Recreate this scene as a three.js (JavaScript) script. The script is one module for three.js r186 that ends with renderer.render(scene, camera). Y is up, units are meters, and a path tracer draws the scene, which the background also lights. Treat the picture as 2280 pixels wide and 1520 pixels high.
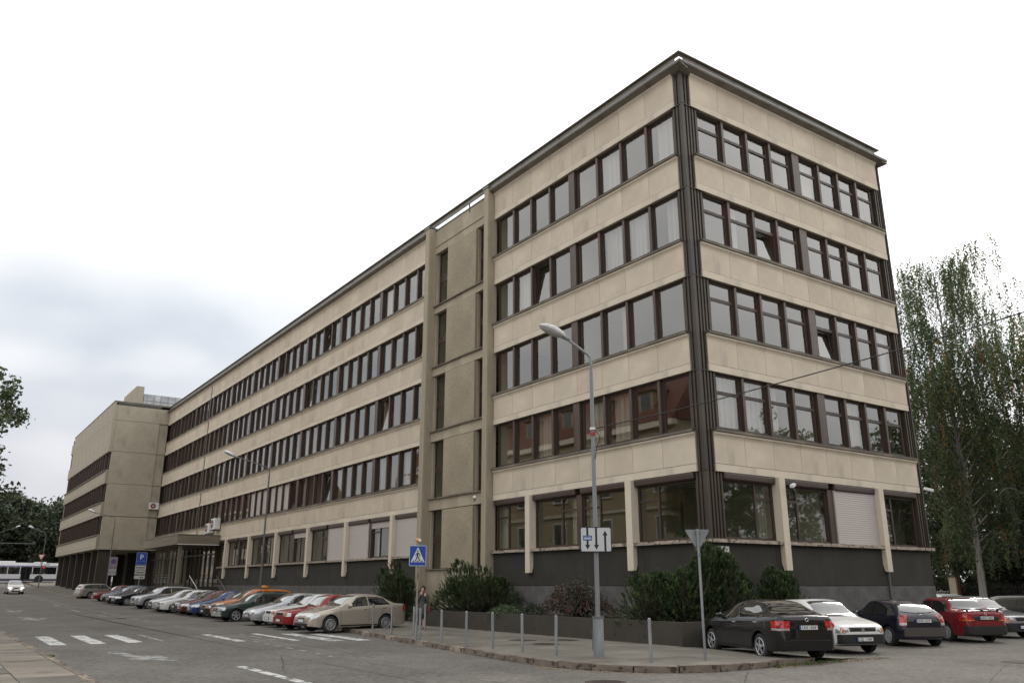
import * as THREE from 'three';
import { mergeGeometries } from 'three/addons/utils/BufferGeometryUtils.js';
import { RoundedBoxGeometry } from 'three/addons/geometries/RoundedBoxGeometry.js';
import { MarchingCubes } from 'three/addons/objects/MarchingCubes.js';

// ---------- camera, sky, sun, exposure ----------
const scene = new THREE.Scene();
const camera = new THREE.PerspectiveCamera(45.05, 1024 / 682, 0.1, 1500);
camera.position.set(20.01, 1.88, 22.2);
{
  const yaw = 0.9645, pitch = 0.287;
  camera.lookAt(20.01 - Math.sin(yaw) * Math.cos(pitch) * 10, 1.88 + Math.sin(pitch) * 10, 22.2 - Math.cos(yaw) * Math.cos(pitch) * 10);
}
const renderer = new THREE.WebGLRenderer({ antialias: true });
renderer.setSize(1024, 682);
renderer.toneMapping = THREE.LinearToneMapping;
renderer.toneMappingExposure = 1.6;
renderer.shadowMap.enabled = true;

function mulberry(a) { return () => { a |= 0; a = a + 0x6D2B79F5 | 0; let t = Math.imul(a ^ a >>> 15, 1 | a); t = t + Math.imul(t ^ t >>> 7, 61 | t) ^ t; return ((t ^ t >>> 14) >>> 0) / 4294967296; }; }
const rnd = mulberry(7);
const rr = (a, b) => a + (b - a) * rnd();
const lerp = (a, b, t) => a + (b - a) * t;
const clamp = (x, a, b) => Math.min(b, Math.max(a, x));
const sstep = (a, b, x) => { const t = clamp((x - a) / (b - a), 0, 1); return t * t * (3 - 2 * t); };
function hash3(x, y, z) { let h = Math.imul(x, 374761393) ^ Math.imul(y, 668265263) ^ Math.imul(z, 2147483647 ^ 1274126177); h = Math.imul(h ^ h >>> 13, 1274126177); return ((h ^ h >>> 16) >>> 0) / 4294967296; }
function noise3(x, y, z) {
  const X = Math.floor(x), Y = Math.floor(y), Z = Math.floor(z); let fx = x - X, fy = y - Y, fz = z - Z;
  fx = fx * fx * (3 - 2 * fx); fy = fy * fy * (3 - 2 * fy); fz = fz * fz * (3 - 2 * fz);
  const h = (a, b, c) => hash3(X + a, Y + b, Z + c);
  return lerp(lerp(lerp(h(0, 0, 0), h(1, 0, 0), fx), lerp(h(0, 1, 0), h(1, 1, 0), fx), fy), lerp(lerp(h(0, 0, 1), h(1, 0, 1), fx), lerp(h(0, 1, 1), h(1, 1, 1), fx), fy), fz);
}
const fbm3 = (x, y, z, o) => { let s = 0, a = 0.5, n = 0; for (let i = 0; i < o; i++) { s += a * noise3(x, y, z); n += a; a *= 0.5; x *= 2.03; y *= 2.03; z *= 2.03; } return s / n; };

const sunDir = new THREE.Vector3(-0.2, 0.66, -0.76).normalize();
{ // broken high overcast, brightest round the veiled sun
  const W = 1024, H = 512, data = new Float32Array(W * H * 4), d = new THREE.Vector3();
  for (let j = 0; j < H; j++) for (let i = 0; i < W; i++) {
    const el = (j + 0.5) / H * Math.PI - Math.PI / 2, az = ((i + 0.5) / W - 0.5) * 2 * Math.PI;
    d.set(Math.cos(el) * Math.cos(az), Math.sin(el), Math.cos(el) * Math.sin(az));
    const e = Math.max(0, d.y), s = d.dot(sunDir), k = 1 / (e + 0.32), k2 = 1 / (e + 0.2);
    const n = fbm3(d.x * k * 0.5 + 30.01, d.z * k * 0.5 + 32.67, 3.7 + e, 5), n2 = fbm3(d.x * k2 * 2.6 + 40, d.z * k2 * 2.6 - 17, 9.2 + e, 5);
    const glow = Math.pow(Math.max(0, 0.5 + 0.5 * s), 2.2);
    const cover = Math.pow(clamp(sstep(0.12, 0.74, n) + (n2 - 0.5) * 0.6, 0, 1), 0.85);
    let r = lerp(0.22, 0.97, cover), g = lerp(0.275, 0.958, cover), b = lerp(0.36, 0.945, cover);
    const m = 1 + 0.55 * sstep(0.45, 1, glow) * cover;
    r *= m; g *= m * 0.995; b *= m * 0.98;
    const low = sstep(0.30, 0.0, e);
    r = lerp(r, 0.52, low * 0.75); g = lerp(g, 0.50, low * 0.75); b = lerp(b, 0.51, low * 0.75);
    const o = (j * W + i) * 4; data[o] = r; data[o + 1] = g; data[o + 2] = b; data[o + 3] = 1;
  }
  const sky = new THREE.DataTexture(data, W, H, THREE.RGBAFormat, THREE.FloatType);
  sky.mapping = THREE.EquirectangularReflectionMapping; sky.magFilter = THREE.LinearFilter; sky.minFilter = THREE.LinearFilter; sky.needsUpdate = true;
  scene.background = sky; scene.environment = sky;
}
const sun = new THREE.DirectionalLight(new THREE.Color(1, 0.95, 0.88), 0.9);
sun.position.copy(sunDir).multiplyScalar(150); sun.castShadow = true; sun.shadow.radius = 28;
sun.shadow.mapSize.set(2048, 2048);
{ const c = sun.shadow.camera; c.left = -140; c.right = 140; c.top = 140; c.bottom = -140; c.near = 1; c.far = 420; }
scene.add(sun); scene.add(sun.target);

// ---------- textures and materials ----------
function tex(size, fn, { srgb = true, rep = 1, repY } = {}) {
  const w = size, data = new Uint8Array(w * w * 4);
  for (let j = 0; j < w; j++) for (let i = 0; i < w; i++) { const c = fn(i / w, j / w), o = (j * w + i) * 4; data[o] = clamp(c[0], 0, 1) * 255; data[o + 1] = clamp(c[1], 0, 1) * 255; data[o + 2] = clamp(c[2], 0, 1) * 255; data[o + 3] = 255; }
  const t = new THREE.DataTexture(data, w, w); t.wrapS = t.wrapT = THREE.RepeatWrapping; t.magFilter = THREE.LinearFilter; t.minFilter = THREE.LinearMipmapLinearFilter; t.generateMipmaps = true;
  if (srgb) t.colorSpace = THREE.SRGBColorSpace; t.repeat.set(1 / rep, 1 / (repY || rep)); t.needsUpdate = true; return t;
}
// tiling value noise: fx, fy cells per tile
function tn(u, v, fx, fy, seed) {
  const x = u * fx, y = v * fy, X = Math.floor(x), Y = Math.floor(y); let a = x - X, b = y - Y; a = a * a * (3 - 2 * a); b = b * b * (3 - 2 * b);
  const h = (i, j) => hash3((X + i) % fx, (Y + j) % fy, seed);
  return lerp(lerp(h(0, 0), h(1, 0), a), lerp(h(0, 1), h(1, 1), a), b);
}
function tf(u, v, fx, fy, o, seed) { let s = 0, a = 0.5, n = 0; for (let i = 0; i < o; i++) { s += a * tn(u, v, fx << i, fy << i, seed + i); n += a; a *= 0.5; } return s / n; }
const grey = (v) => [v, v, v];
const T = {
  asphalt: tex(1024, (u, v) => { const f = tn(u, v, 512, 512, 1), m = tf(u, v, 6, 6, 5, 3), c = tf(u, v, 90, 90, 3, 9), q = 0.72 + (f - 0.5) * 0.30 + (m - 0.5) * 0.20 + (c - 0.5) * 0.24; return [q * 1.01, q, q * 0.985]; }, { rep: 9 }),
  patch: tex(512, (u, v) => { const q = 0.80 + (tf(u, v, 3, 9, 4, 31) - 0.5) * 0.4; return [q, q * 0.995, q * 0.99]; }, { rep: 37, repY: 23 }),
  asphaltB: tex(512, (u, v) => grey(tn(u, v, 256, 256, 5)), { srgb: false, rep: 2.5 }),
  paving: tex(1024, (u, v) => { const q = 0.80 + (tn(u, v, 400, 400, 12) - 0.5) * 0.16 + (tf(u, v, 5, 5, 5, 14) - 0.5) * 0.34, s = sstep(0.62, 0.72, tf(u, v, 7, 7, 4, 19)) * 0.10; return [q - s, q - s * 1.05, q * 0.985 - s * 1.1]; }, { rep: 6 }),
  panel: tex(1024, (u, v) => { const st = tf(u, v, 11, 2, 4, 22), c = tf(u, v, 5, 5, 4, 25), f = tn(u, v, 500, 500, 27); const q = 0.94 + (c - 0.5) * 0.12 + (f - 0.5) * 0.06 - sstep(0.60, 0.82, st) * 0.055; return [q, q * lerp(0.985, 1, st), q * lerp(0.96, 1, st)]; }, { rep: 3.3 }),
  rough: tex(1024, (u, v) => { const q = 0.84 + (tn(u, v, 300, 300, 41) - 0.5) * 0.14 + (tf(u, v, 6, 4, 4, 44) - 0.5) * 0.26; return [q, q * 0.99, q * 0.97]; }, { rep: 4 }),
  roughB: tex(512, (u, v) => grey(0.6 * tn(u, v, 150, 150, 46) + 0.4 * tn(u, v, 64, 64, 47)), { srgb: false, rep: 2 }),
  granite: tex(512, (u, v) => { const q = 0.80 + (tn(u, v, 256, 256, 51) - 0.5) * 0.34 + (tf(u, v, 4, 7, 4, 53) - 0.5) * 0.34; return [q, q, q * 1.01]; }, { rep: 2.2 }),
  metal: tex(512, (u, v) => { const q = 0.86 + (tf(u, v, 5, 5, 5, 61) - 0.5) * 0.34 + (tn(u, v, 128, 4, 63) - 0.5) * 0.10; return [q, q * 0.99, q * 0.98]; }, { rep: 3 }),
  rib: tex(512, (u, v) => { const q = 0.78 + (tf(u, v, 60, 3, 3, 71) - 0.5) * 0.7; return [q, q * 0.96, q * 0.90]; }, { rep: 1.6, repY: 5 }),
  old: tex(512, (u, v) => { const q = 0.86 + (tf(u, v, 9, 9, 4, 81) - 0.5) * 0.3, k = sstep(0.54, 0.72, tf(u, v, 22, 10, 4, 85)) * 0.75; return [lerp(q, 0.42, k), lerp(q * 0.97, 0.36, k), lerp(q * 0.93, 0.32, k)]; }, { rep: 2.7, repY: 0.9 }),
  paint: tex(512, (u, v) => { const k = sstep(0.60, 0.66, tf(u, v, 12, 12, 5, 91)), q = 0.93 - tn(u, v, 60, 60, 93) * 0.12; return [lerp(q, 0.44, k), lerp(q, 0.44, k), lerp(q * 0.99, 0.43, k)]; }, { rep: 2.6 }),
  worn: tex(512, (u, v) => { const k = sstep(0.44, 0.60, tf(u, v, 14, 14, 5, 191)), q = 0.86 - tn(u, v, 60, 60, 93) * 0.12; return [lerp(q, 0.46, k), lerp(q, 0.46, k), lerp(q * 0.99, 0.45, k)]; }, { rep: 2.1 }),
  cloth: tex(256, (u, v) => { const q = 0.9 + (tn(u, v, 20, 1, 95) - 0.5) * 0.2; return [q, q * 0.99, q * 0.96]; }, { rep: 1.5 }),
  bark: tex(512, (u, v) => { const q = 0.7 + (tf(u, v, 6, 20, 4, 101) - 0.5) * 0.6; return [q, q * 0.96, q * 0.92]; }, { rep: 1 }),
  birch: tex(512, (u, v) => { const k = sstep(0.58, 0.66, tf(u, v, 5, 26, 3, 111)), q = 0.88 + (tn(u, v, 40, 40, 113) - 0.5) * 0.2; return grey(lerp(q, 0.16, k)); }, { rep: 1 }),
  tweed: tex(256, (u, v) => { const q = 0.62 + (tn(u, v, 64, 64, 121) - 0.5) * 0.6; return grey(q); }, { rep: 0.5 }),
};
const matCache = {};
function mat(name, rgb, rough = 0.8, o = {}) {
  if (matCache[name]) return matCache[name];
  const phys = ['clearcoat', 'transmission', 'sheen', 'ior'].some((k) => k in o);
  const m = phys ? new THREE.MeshPhysicalMaterial() : new THREE.MeshStandardMaterial();
  m.name = name; m.color.setRGB(...rgb); m.roughness = rough; m.metalness = 0; m.side = THREE.DoubleSide;
  Object.assign(m, o); return (matCache[name] = m);
}
const M = {
  panel: mat('beige_render', [0.69, 0.615, 0.505], 0.85, { map: T.panel, bumpMap: T.roughB, bumpScale: 0.0015 }),
  panel2: mat('beige_render_grubby', [0.66, 0.586, 0.478], 0.88, { map: T.panel, bumpMap: T.roughB, bumpScale: 0.0015 }),
  panel3: mat('beige_render_pale', [0.715, 0.64, 0.53], 0.85, { map: T.panel, bumpMap: T.roughB, bumpScale: 0.0015 }),
  strip: mat('beige_lintel', [0.76, 0.685, 0.57], 0.8, { map: T.panel }),
  grubby: mat('grey_beige_pebbledash', [0.50, 0.44, 0.335], 0.92, { map: T.rough, bumpMap: T.roughB, bumpScale: 0.003 }),
  pier: mat('grey_beige_concrete', [0.57, 0.505, 0.395], 0.9, { map: T.rough, bumpMap: T.roughB, bumpScale: 0.003 }),
  block: mat('block_render', [0.455, 0.415, 0.335], 0.9, { map: T.panel, bumpMap: T.roughB, bumpScale: 0.003 }),
  backing: mat('grey_concrete_backing', [0.30, 0.265, 0.215], 0.9),
  sill: mat('weathered_sill', [0.25, 0.225, 0.185], 0.75, { map: T.metal }),
  oldSill: mat('stained_concrete_sill', [0.50, 0.46, 0.41], 0.85, { map: T.old }),
  brown: mat('brown_window_wood', [0.050, 0.030, 0.022], 0.45),
  mull: mat('brown_mullion', [0.105, 0.070, 0.055], 0.42, { map: T.metal }),
  rib: mat('ribbed_brown_metal', [0.072, 0.055, 0.038], 0.5, { map: T.metal }),
  ribDark: mat('ribbed_brown_core', [0.05, 0.041, 0.033], 0.6),
  base: mat('charcoal_base', [0.052, 0.049, 0.042], 0.85, { map: T.rough, bumpMap: T.roughB, bumpScale: 0.002 }),
  plinth: mat('grey_granite_plinth', [0.165, 0.158, 0.15], 0.7, { map: T.granite }),
  cornice: mat('brown_grey_sheet_metal', [0.25, 0.23, 0.195], 0.45, { map: T.metal }),
  cornLip: mat('zinc_edge', [0.26, 0.28, 0.29], 0.4, { metalness: 0.6 }),
  zinc: mat('pale_zinc_cladding', [0.60, 0.63, 0.66], 0.5, { map: T.metal, metalness: 0.3 }),
  white: mat('white_paint', [0.74, 0.74, 0.73], 0.5),
  canopy: mat('grey_canopy_render', [0.31, 0.28, 0.225], 0.9, { map: T.rough }),  // canopy colour darkened to hold the shade cast by the block
  shutter: mat('pinkish_roller_shutter', [0.50, 0.455, 0.43], 0.55),
  room: mat('office_wall', [0.42, 0.38, 0.27], 0.9),
  roomFloor: mat('office_floor', [0.22, 0.17, 0.12], 0.7),
  ceil: mat('office_ceiling', [0.45, 0.43, 0.38], 0.9),
  curtain: mat('cream_curtain', [0.55, 0.53, 0.43], 0.95, { map: T.cloth, transmission: 0.35, thickness: 0 }),
  curtain2: mat('white_net_curtain', [0.60, 0.60, 0.57], 0.95, { map: T.cloth, transmission: 0.4, thickness: 0 }),
  glass: mat('double_glazing', [0.93, 0.94, 0.95], 0.015, { transmission: 1, thickness: 0, ior: 2.4 }),
  glassDark: mat('old_glazing', [0.80, 0.84, 0.82], 0.02, { transmission: 1, thickness: 0, ior: 1.9 }),
  roof: mat('roof_felt', [0.08, 0.08, 0.08], 0.95),
  asphalt: mat('asphalt', [0.258, 0.242, 0.22], 0.92, { map: T.asphalt, bumpMap: T.asphaltB, bumpScale: 0.006 }),
  seam: mat('bitumen_seam', [0.035, 0.034, 0.034], 0.8),
  paving: mat('concrete_paving', [0.262, 0.236, 0.202], 0.92, { map: T.paving, bumpMap: T.asphaltB, bumpScale: 0.003 }),
  paving2: mat('concrete_slab_pale', [0.345, 0.30, 0.25], 0.92, { map: T.paving, bumpMap: T.asphaltB, bumpScale: 0.003 }),
  kerb: mat('concrete_kerb', [0.24, 0.21, 0.185], 0.9, { map: T.old }),
  kerb2: mat('chipped_kerb', [0.42, 0.37, 0.31], 0.9, { map: T.old }),
  planter: mat('dark_concrete', [0.075, 0.066, 0.054], 0.9, { map: T.rough, bumpMap: T.roughB, bumpScale: 0.003 }),
  soil: mat('soil', [0.05, 0.038, 0.028], 1, { map: T.rough, bumpMap: T.roughB, bumpScale: 0.02 }),
  paint: mat('road_paint', [0.74, 0.735, 0.72], 0.7, { map: T.paint }),
  worn: mat('worn_road_paint', [0.50, 0.50, 0.49], 0.8, { map: T.worn }),
  iron: mat('cast_iron', [0.075, 0.052, 0.042], 0.7, { map: T.rough, bumpMap: T.roughB, bumpScale: 0.004 }),
  galv: mat('galvanised_steel', [0.36, 0.385, 0.41], 0.5, { map: T.metal, metalness: 0.35 }),
  galvD: mat('dull_grey_pole', [0.23, 0.245, 0.25], 0.55, { map: T.metal, metalness: 0.3 }),
  rust: mat('rusted_pole', [0.40, 0.37, 0.33], 0.75, { map: T.old }),
  black: mat('black_plastic', [0.018, 0.018, 0.019], 0.55),
  rubber: mat('tyre_rubber', [0.022, 0.022, 0.023], 0.85),
  alloy: mat('alloy_wheel', [0.56, 0.57, 0.59], 0.3, { metalness: 0.75 }),
  steel: mat('painted_wheel_trim', [0.44, 0.45, 0.47], 0.4, { metalness: 0.4 }),
  chrome: mat('chrome', [0.72, 0.73, 0.74], 0.12, { metalness: 1 }),
  carGlass: mat('car_glass', [0.012, 0.014, 0.015], 0.03, { ior: 1.75, clearcoat: 1, clearcoatRoughness: 0.02 }),
  lampGlass: mat('headlamp_glass', [0.50, 0.52, 0.54], 0.08, { metalness: 0.55, clearcoat: 1, clearcoatRoughness: 0.03 }),
  red: mat('red_lamp_lens', [0.42, 0.012, 0.012], 0.12, { clearcoat: 1, clearcoatRoughness: 0.05 }),
  amber: mat('amber_lens', [0.55, 0.14, 0.02], 0.15, { clearcoat: 1, clearcoatRoughness: 0.05 }),
  bark: mat('tree_bark', [0.095, 0.078, 0.062], 0.95, { map: T.bark, bumpMap: T.roughB, bumpScale: 0.02 }),
  birchBark: mat('birch_bark', [0.45, 0.43, 0.40], 0.9, { map: T.birch }),
  twig: mat('dark_twig', [0.055, 0.042, 0.034], 0.9),
};
const leafMat = mat('leaf', [1, 1, 1], 0.85, { vertexColors: true, transmission: 0.48, thickness: 0 });
const needleMat = mat('needle', [1, 1, 1], 0.8, { vertexColors: true });

// ---------- scene helpers ----------
const used = {};
function numbered(n) { const k = used[n] = (used[n] || 0) + 1; return k === 1 ? n : n + '_' + String(k - 1).padStart(3, '0'); }
function tag(o, label, category, group) { o.userData.label = label; o.userData.category = category; if (group) o.userData.group = group; return o; }
function thing(name, label, category, pos = [0, 0, 0], turn = 0, group) { const g = new THREE.Group(); g.name = numbered(name); g.position.set(...pos); g.rotation.y = turn; scene.add(g); return tag(g, label, category, group); }
function struct(name) { const g = new THREE.Group(); g.name = numbered(name); g.userData.kind = 'structure'; scene.add(g); return g; }
function mesh(name, geo, m, parent, x = 0, y = 0, z = 0, ry = 0) { const o = new THREE.Mesh(geo, m); o.name = name; o.position.set(x, y, z); o.rotation.y = ry; o.castShadow = o.receiveShadow = true; (parent || scene).add(o); return o; }
const gCache = {};
// box with uv in metres; v picks one of a few texture offsets
function box(w, h, d, v = 0) {
  const key = [w, h, d].map((a) => a.toFixed(3)).join() + ',' + v; if (gCache[key]) return gCache[key];
  const g = new THREE.BoxGeometry(w, h, d), uv = g.attributes.uv, dims = [[d, h], [d, h], [w, d], [w, d], [w, h], [w, h]];
  for (let i = 0; i < 24; i++) { const [a, b] = dims[i >> 2]; uv.setXY(i, uv.getX(i) * a + v * 1.37, uv.getY(i) * b + v * 0.71); }
  return (gCache[key] = g);
}
const at = (g, x, y, z, rx = 0, ry = 0, rz = 0) => { const q = g.clone(); if (rx) q.rotateX(rx); if (rz) q.rotateZ(rz); if (ry) q.rotateY(ry); q.translate(x, y, z); return q; };
const merge = (l) => mergeGeometries(l.map((g) => { const q = g.index ? g.toNonIndexed() : g; for (const k of Object.keys(q.attributes)) if (!['position', 'normal', 'uv'].includes(k)) q.deleteAttribute(k); return q; }));
const cyl = (r0, r1, h, n = 12) => new THREE.CylinderGeometry(r1, r0, h, n);
function tube(pts, r, n = 8, seg) { const c = new THREE.CatmullRomCurve3(pts.map((p) => new THREE.Vector3(...p)), false, 'centripetal'); return new THREE.TubeGeometry(c, seg || pts.length * 6, r, n); }
const rise = (x) => { const t = Math.min(0, Math.max(x, -140) + 25); return 0.00018 * t * t; };

// ---------- ground, road, pavements ----------
function sheet(xs, zs, yf, colored) {
  const nx = xs.length, nz = zs.length, p = [], uv = [], c = [], ix = [];
  for (const x of xs) for (const z of zs) { p.push(x, yf(x, z), z); uv.push(x, z); if (colored) { const n = colored(x, z); c.push(n, n, n); } }
  for (let i = 0; i < nx - 1; i++) for (let j = 0; j < nz - 1; j++) { const a = i * nz + j, b = a + nz; ix.push(a, a + 1, b, b, a + 1, b + 1); }
  const g = new THREE.BufferGeometry(); g.setAttribute('position', new THREE.Float32BufferAttribute(p, 3)); g.setAttribute('uv', new THREE.Float32BufferAttribute(uv, 2));
  if (colored) g.setAttribute('color', new THREE.Float32BufferAttribute(c, 3)); g.setIndex(ix); g.computeVertexNormals(); return g;
}
const range = (a, b, s) => { const o = []; for (let x = a; x <= b + 1e-6; x += s) o.push(x); return o; };
function poly(pts, y, yf) { // flat polygon of [x, z]
  const s = new THREE.Shape(pts.map(([x, z]) => new THREE.Vector2(x, -z))), g = new THREE.ShapeGeometry(s); g.rotateX(-Math.PI / 2);
  const a = g.attributes.position, uv = g.attributes.uv; for (let i = 0; i < a.count; i++) { a.setY(i, y + (yf ? yf(a.getX(i)) : 0)); uv.setXY(i, a.getX(i), a.getZ(i)); } return g;
}
const road = struct('road');
M.asphalt.vertexColors = true;
mesh('asphalt', sheet([-600, -300, -200, -170, ...range(-140, -80, 4), ...range(-78, 40, 1.3), 60, 100, 200, 400], [-400, -150, -80, -60, ...range(-50, 40, 1.3), 60, 100, 400], rise,
  (x, z) => 0.90 + 0.16 * fbm3(x * 0.22, z * 0.30, 1.5, 3)), M.asphalt, road);
const mark = (name, pts, m = M.paint, y = 0.004) => mesh(name, poly(pts, y, rise), m, road);
const rect = (x0, x1, z0, z1, sk = 0) => [[x0, z0], [x1, z0 + sk], [x1, z1 + sk], [x0, z1]];
for (const [x0, x1, z0, z1, w] of [[-17.05, -11.55, 17.80, 18.28], [-16.9, -11.5, 16.62, 17.1], [-16.75, -11.45, 15.47, 15.95], [-16.2, -11.7, 14.72, 14.86, 1], [-15.0, -10.05, 12.42, 12.76], [-14.6, -9.9, 11.36, 11.48, 1], [-14.5, -9.4, 10.72, 10.98], [-13.7, -8.35, 9.5, 10.06], [-13.1, -8.1, 8.62, 9.16]]) mark('zebra_stripe', rect(x0, x1, z0, z1, 0.1), w ? M.worn : M.paint);
mark('lane_dash', rect(-1.05, 3.3, 15.42, 15.64)); mark('lane_dash', rect(6.5, 10.9, 15.5, 15.72)); mark('lane_dash', rect(-50, -46, 12.6, 12.8), M.worn); mark('lane_dash', rect(-62, -58, 12.4, 12.6), M.worn); mark('lane_dash', rect(-40, -36.5, 12.5, 12.68), M.worn);
for (let i = 0; i < 7; i++) mark('dotted_line', rect(-9.9 + i * 1.2, -9.42 + i * 1.2, 12.26 + i * 0.045, 12.4 + i * 0.045), M.worn);
mark('turn_arrow', [[-7.6, 17.45], [-7.3, 17.02], [-5.9, 16.92], [-5.35, 16.62], [-5.5, 16.36], [-3.4, 16.36], [-4.7, 17.36], [-4.95, 17.06], [-5.6, 17.2]], M.worn);
mark('turn_arrow', [[-38.4, 17.1], [-38.3, 16.8], [-35.6, 16.8], [-35.3, 17.25], [-32.8, 16.5], [-37.2, 15.5], [-36.2, 16.4], [-38, 16.5]], M.worn);
mark('turn_arrow', [[-52.4, 16.9], [-52.3, 16.6], [-49.6, 16.6], [-48, 17.05], [-46.6, 16.3], [-51, 15.6], [-50, 16.3]], M.worn);
{ const tone = (n, k) => { const m = M.asphalt.clone(); m.name = n; m.vertexColors = false; m.color.multiplyScalar(k); return m; }, pale = tone('pale_patched_asphalt', 1.1), dark = tone('dark_patched_asphalt', 0.84);
  const strip = (x0, x1, z0, z1, m, name) => { const top = [], bk = []; for (let x = x0; x <= x1; x += 1.5) { top.push([x, z0 + rr(-0.012, 0.012)]); bk.unshift([x, z1 + rr(-0.012, 0.012)]); } mark(name, [...top, ...bk], m, 0.002); };
  strip(-90, -4, 11.75, 12.15, pale, 'repair_strip'); strip(-60, 6, 13.56, 13.59, M.seam, 'tarred_seam');
  mark('asphalt_patch', [[-24, 13.8], [-19.5, 13.9], [-19.4, 15.6], [-23.8, 15.5]], dark, 0.002); mark('asphalt_patch', [[2.2, 11.2], [5.1, 11.0], [5.3, 12.6], [2.4, 12.8]], pale, 0.002); mark('asphalt_patch', [[8.2, -2.2], [10.6, -1.8], [10.2, 0.6], [7.9, 0.3]], dark, 0.002); mark('asphalt_patch', [[-9, 17.6], [-6.2, 17.7], [-6.3, 18.7], [-9.1, 18.6]], dark, 0.002);
}
for (const [x, z, l, a] of [[-6, 11.6, 9, 0.02], [3.5, 12.4, 7, -0.05], [-22, 14.2, 12, 0.01], [10.5, 3, 7, 1.2], [9.5, -3, 9, 1.45], [-1, 14.4, 5, 0.3], [8, 8, 4, 0.9]]) { const g = []; const n = Math.ceil(l / 0.5); let zz = 0; const pts = [], bk = []; for (let i = 0; i <= n; i++) { zz += rr(-0.05, 0.05); pts.push([i * 0.5 - l / 2, zz]); bk.unshift([i * 0.5 - l / 2, zz + rr(0.012, 0.035)]); } const c = Math.cos(a), s = Math.sin(a); mark('asphalt_crack', [...pts, ...bk].map(([p, q]) => [x + p * c - q * s, z + p * s + q * c]), M.seam, 0.003); }
function manhole(x, z, y, r = 0.33, parent = road) {
  const prof = [[0, 0.012], [r * 0.82, 0.012], [r * 0.82, 0.004], [r * 0.88, 0.004], [r * 0.88, 0.016], [r, 0.014], [r * 1.02, -0.02]].map(([a, b]) => new THREE.Vector2(a, b)), g = [new THREE.LatheGeometry(prof, 28)];
  for (let i = -3; i <= 3; i++) { const w = Math.sqrt(Math.max(0.02, 0.6 - (i * 0.22) ** 2)) * r * 1.6; g.push(at(new THREE.BoxGeometry(w, 0.008, r * 0.1), 0, 0.014, i * r * 0.21)); }
  return mesh('manhole_cover', merge(g), M.iron, parent, x, y, z, rnd() * 3);
}
manhole(6.57, 10.6, 0.0, 0.42); manhole(9.1, -0.9, 0, 0.4); manhole(-33.3, 12.3, rise(-33.3), 0.36);

// main pavement with its kerb
const kerbLine = [[-17.9, 6.2], [-16.75, 6.5], [-11.58, 7.55], [-6.39, 8.3], [-2.59, 8.82], [0.5, 9.25], [1.92, 9.42], [3.2, 9.42], [4.4, 9.2], [5.4, 8.68], [6.05, 7.95], [6.35, 7.05], [6.36, 6.1], [6.3, 5.1]];
const kc = new THREE.CatmullRomCurve3(kerbLine.map(([x, z]) => new THREE.Vector3(x, 0, z)), false, 'centripetal');
const pavement = struct('pavement');
{
  const kp = kc.getSpacedPoints(60).map((p) => [p.x, p.z]);
  const cz = [[6.24, 4.3], [6.15, 3.6]];
  // slope down to the car park where the kerb is dropped
  const inner = [[3.4, 3.75], [1.78, 3.75], [1.78, -4], [0.05, -4], [0.05, 0.05], [-17.9, 0.05]];
  const g = poly([...kp, ...cz, ...inner], 0.135);
  mesh('paving', g, M.paving, pavement);
  mesh('dropped_paving', sheet([1.79, 2.6, 3.4, 4.4, 5.3, 6.13], [1.4, 2.2, 3.0, 3.745], (x, z) => 0.012 + 0.122 * sstep(1.5, 3.74, z), null), M.paving, pavement);
  mesh('rear_paving', sheet(range(-86, -18, 4), [0.05, 4.2], (x) => rise(x) + 0.135), M.paving, pavement);
  mesh('far_paving', sheet(range(-150, -78, 4), [-2, 4.3, 8.4], (x) => rise(x) + 0.135), M.paving, pavement);
  const n = Math.round(kc.getLength() / 1.0), P = kc.getSpacedPoints(n);
  for (let i = 0; i < n; i++) { const a = P[i], b = P[i + 1], d = a.distanceTo(b), corner = i > n * 0.62; const m = mesh('kerb_stone', box(+(d - 0.014).toFixed(2), 0.26, 0.17, i % 4), corner ? M.kerb : (i % 3 === 1 ? M.kerb2 : M.kerb), pavement, (a.x + b.x) / 2, 0.015 + (hash3(i, 3, 1) - 0.5) * 0.02, (a.z + b.z) / 2, Math.atan2(-(b.z - a.z), b.x - a.x)); m.rotation.z = (hash3(i, 9, 4) - 0.5) * 0.02; }
  for (let i = 0; i < 24; i++) { const x = -79 - i * 2.2; mesh('kerb_stone', box(2.18, 0.3, 0.18, i % 3), M.kerb2, pavement, x, rise(x) + 0.0, 8.5); }
  for (const x of [-20, ...range(-84, -24, 4).reverse()]) mesh('kerb_stone', box(3.97, 0.3, 0.16, 1), M.kerb, pavement, x, rise(x) - 0.005, 4.29);
  mesh('kerb_stone', box(0.17, 0.26, 0.8, 1), M.kerb, pavement, 6.25, 0.005, 4.68); mesh('kerb_stone', box(0.17, 0.26, 0.8, 2), M.kerb, pavement, 6.2, 0.0, 3.87); mesh('kerb_stone', box(2.9, 0.13, 0.12, 2), M.kerb, pavement, 4.75, 0.062, 3.69);
  manhole(-1.25, 6.2, 0.136, 0.4, pavement);
  mesh('utility_cover', box(0.75, 0.02, 0.6), M.iron, pavement, -2.5, 0.138, 4.5, 0.3); mesh('utility_cover', box(0.75, 0.02, 0.6), M.iron, pavement, -3.2, 0.138, 5.7, 0.2);
}
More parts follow.
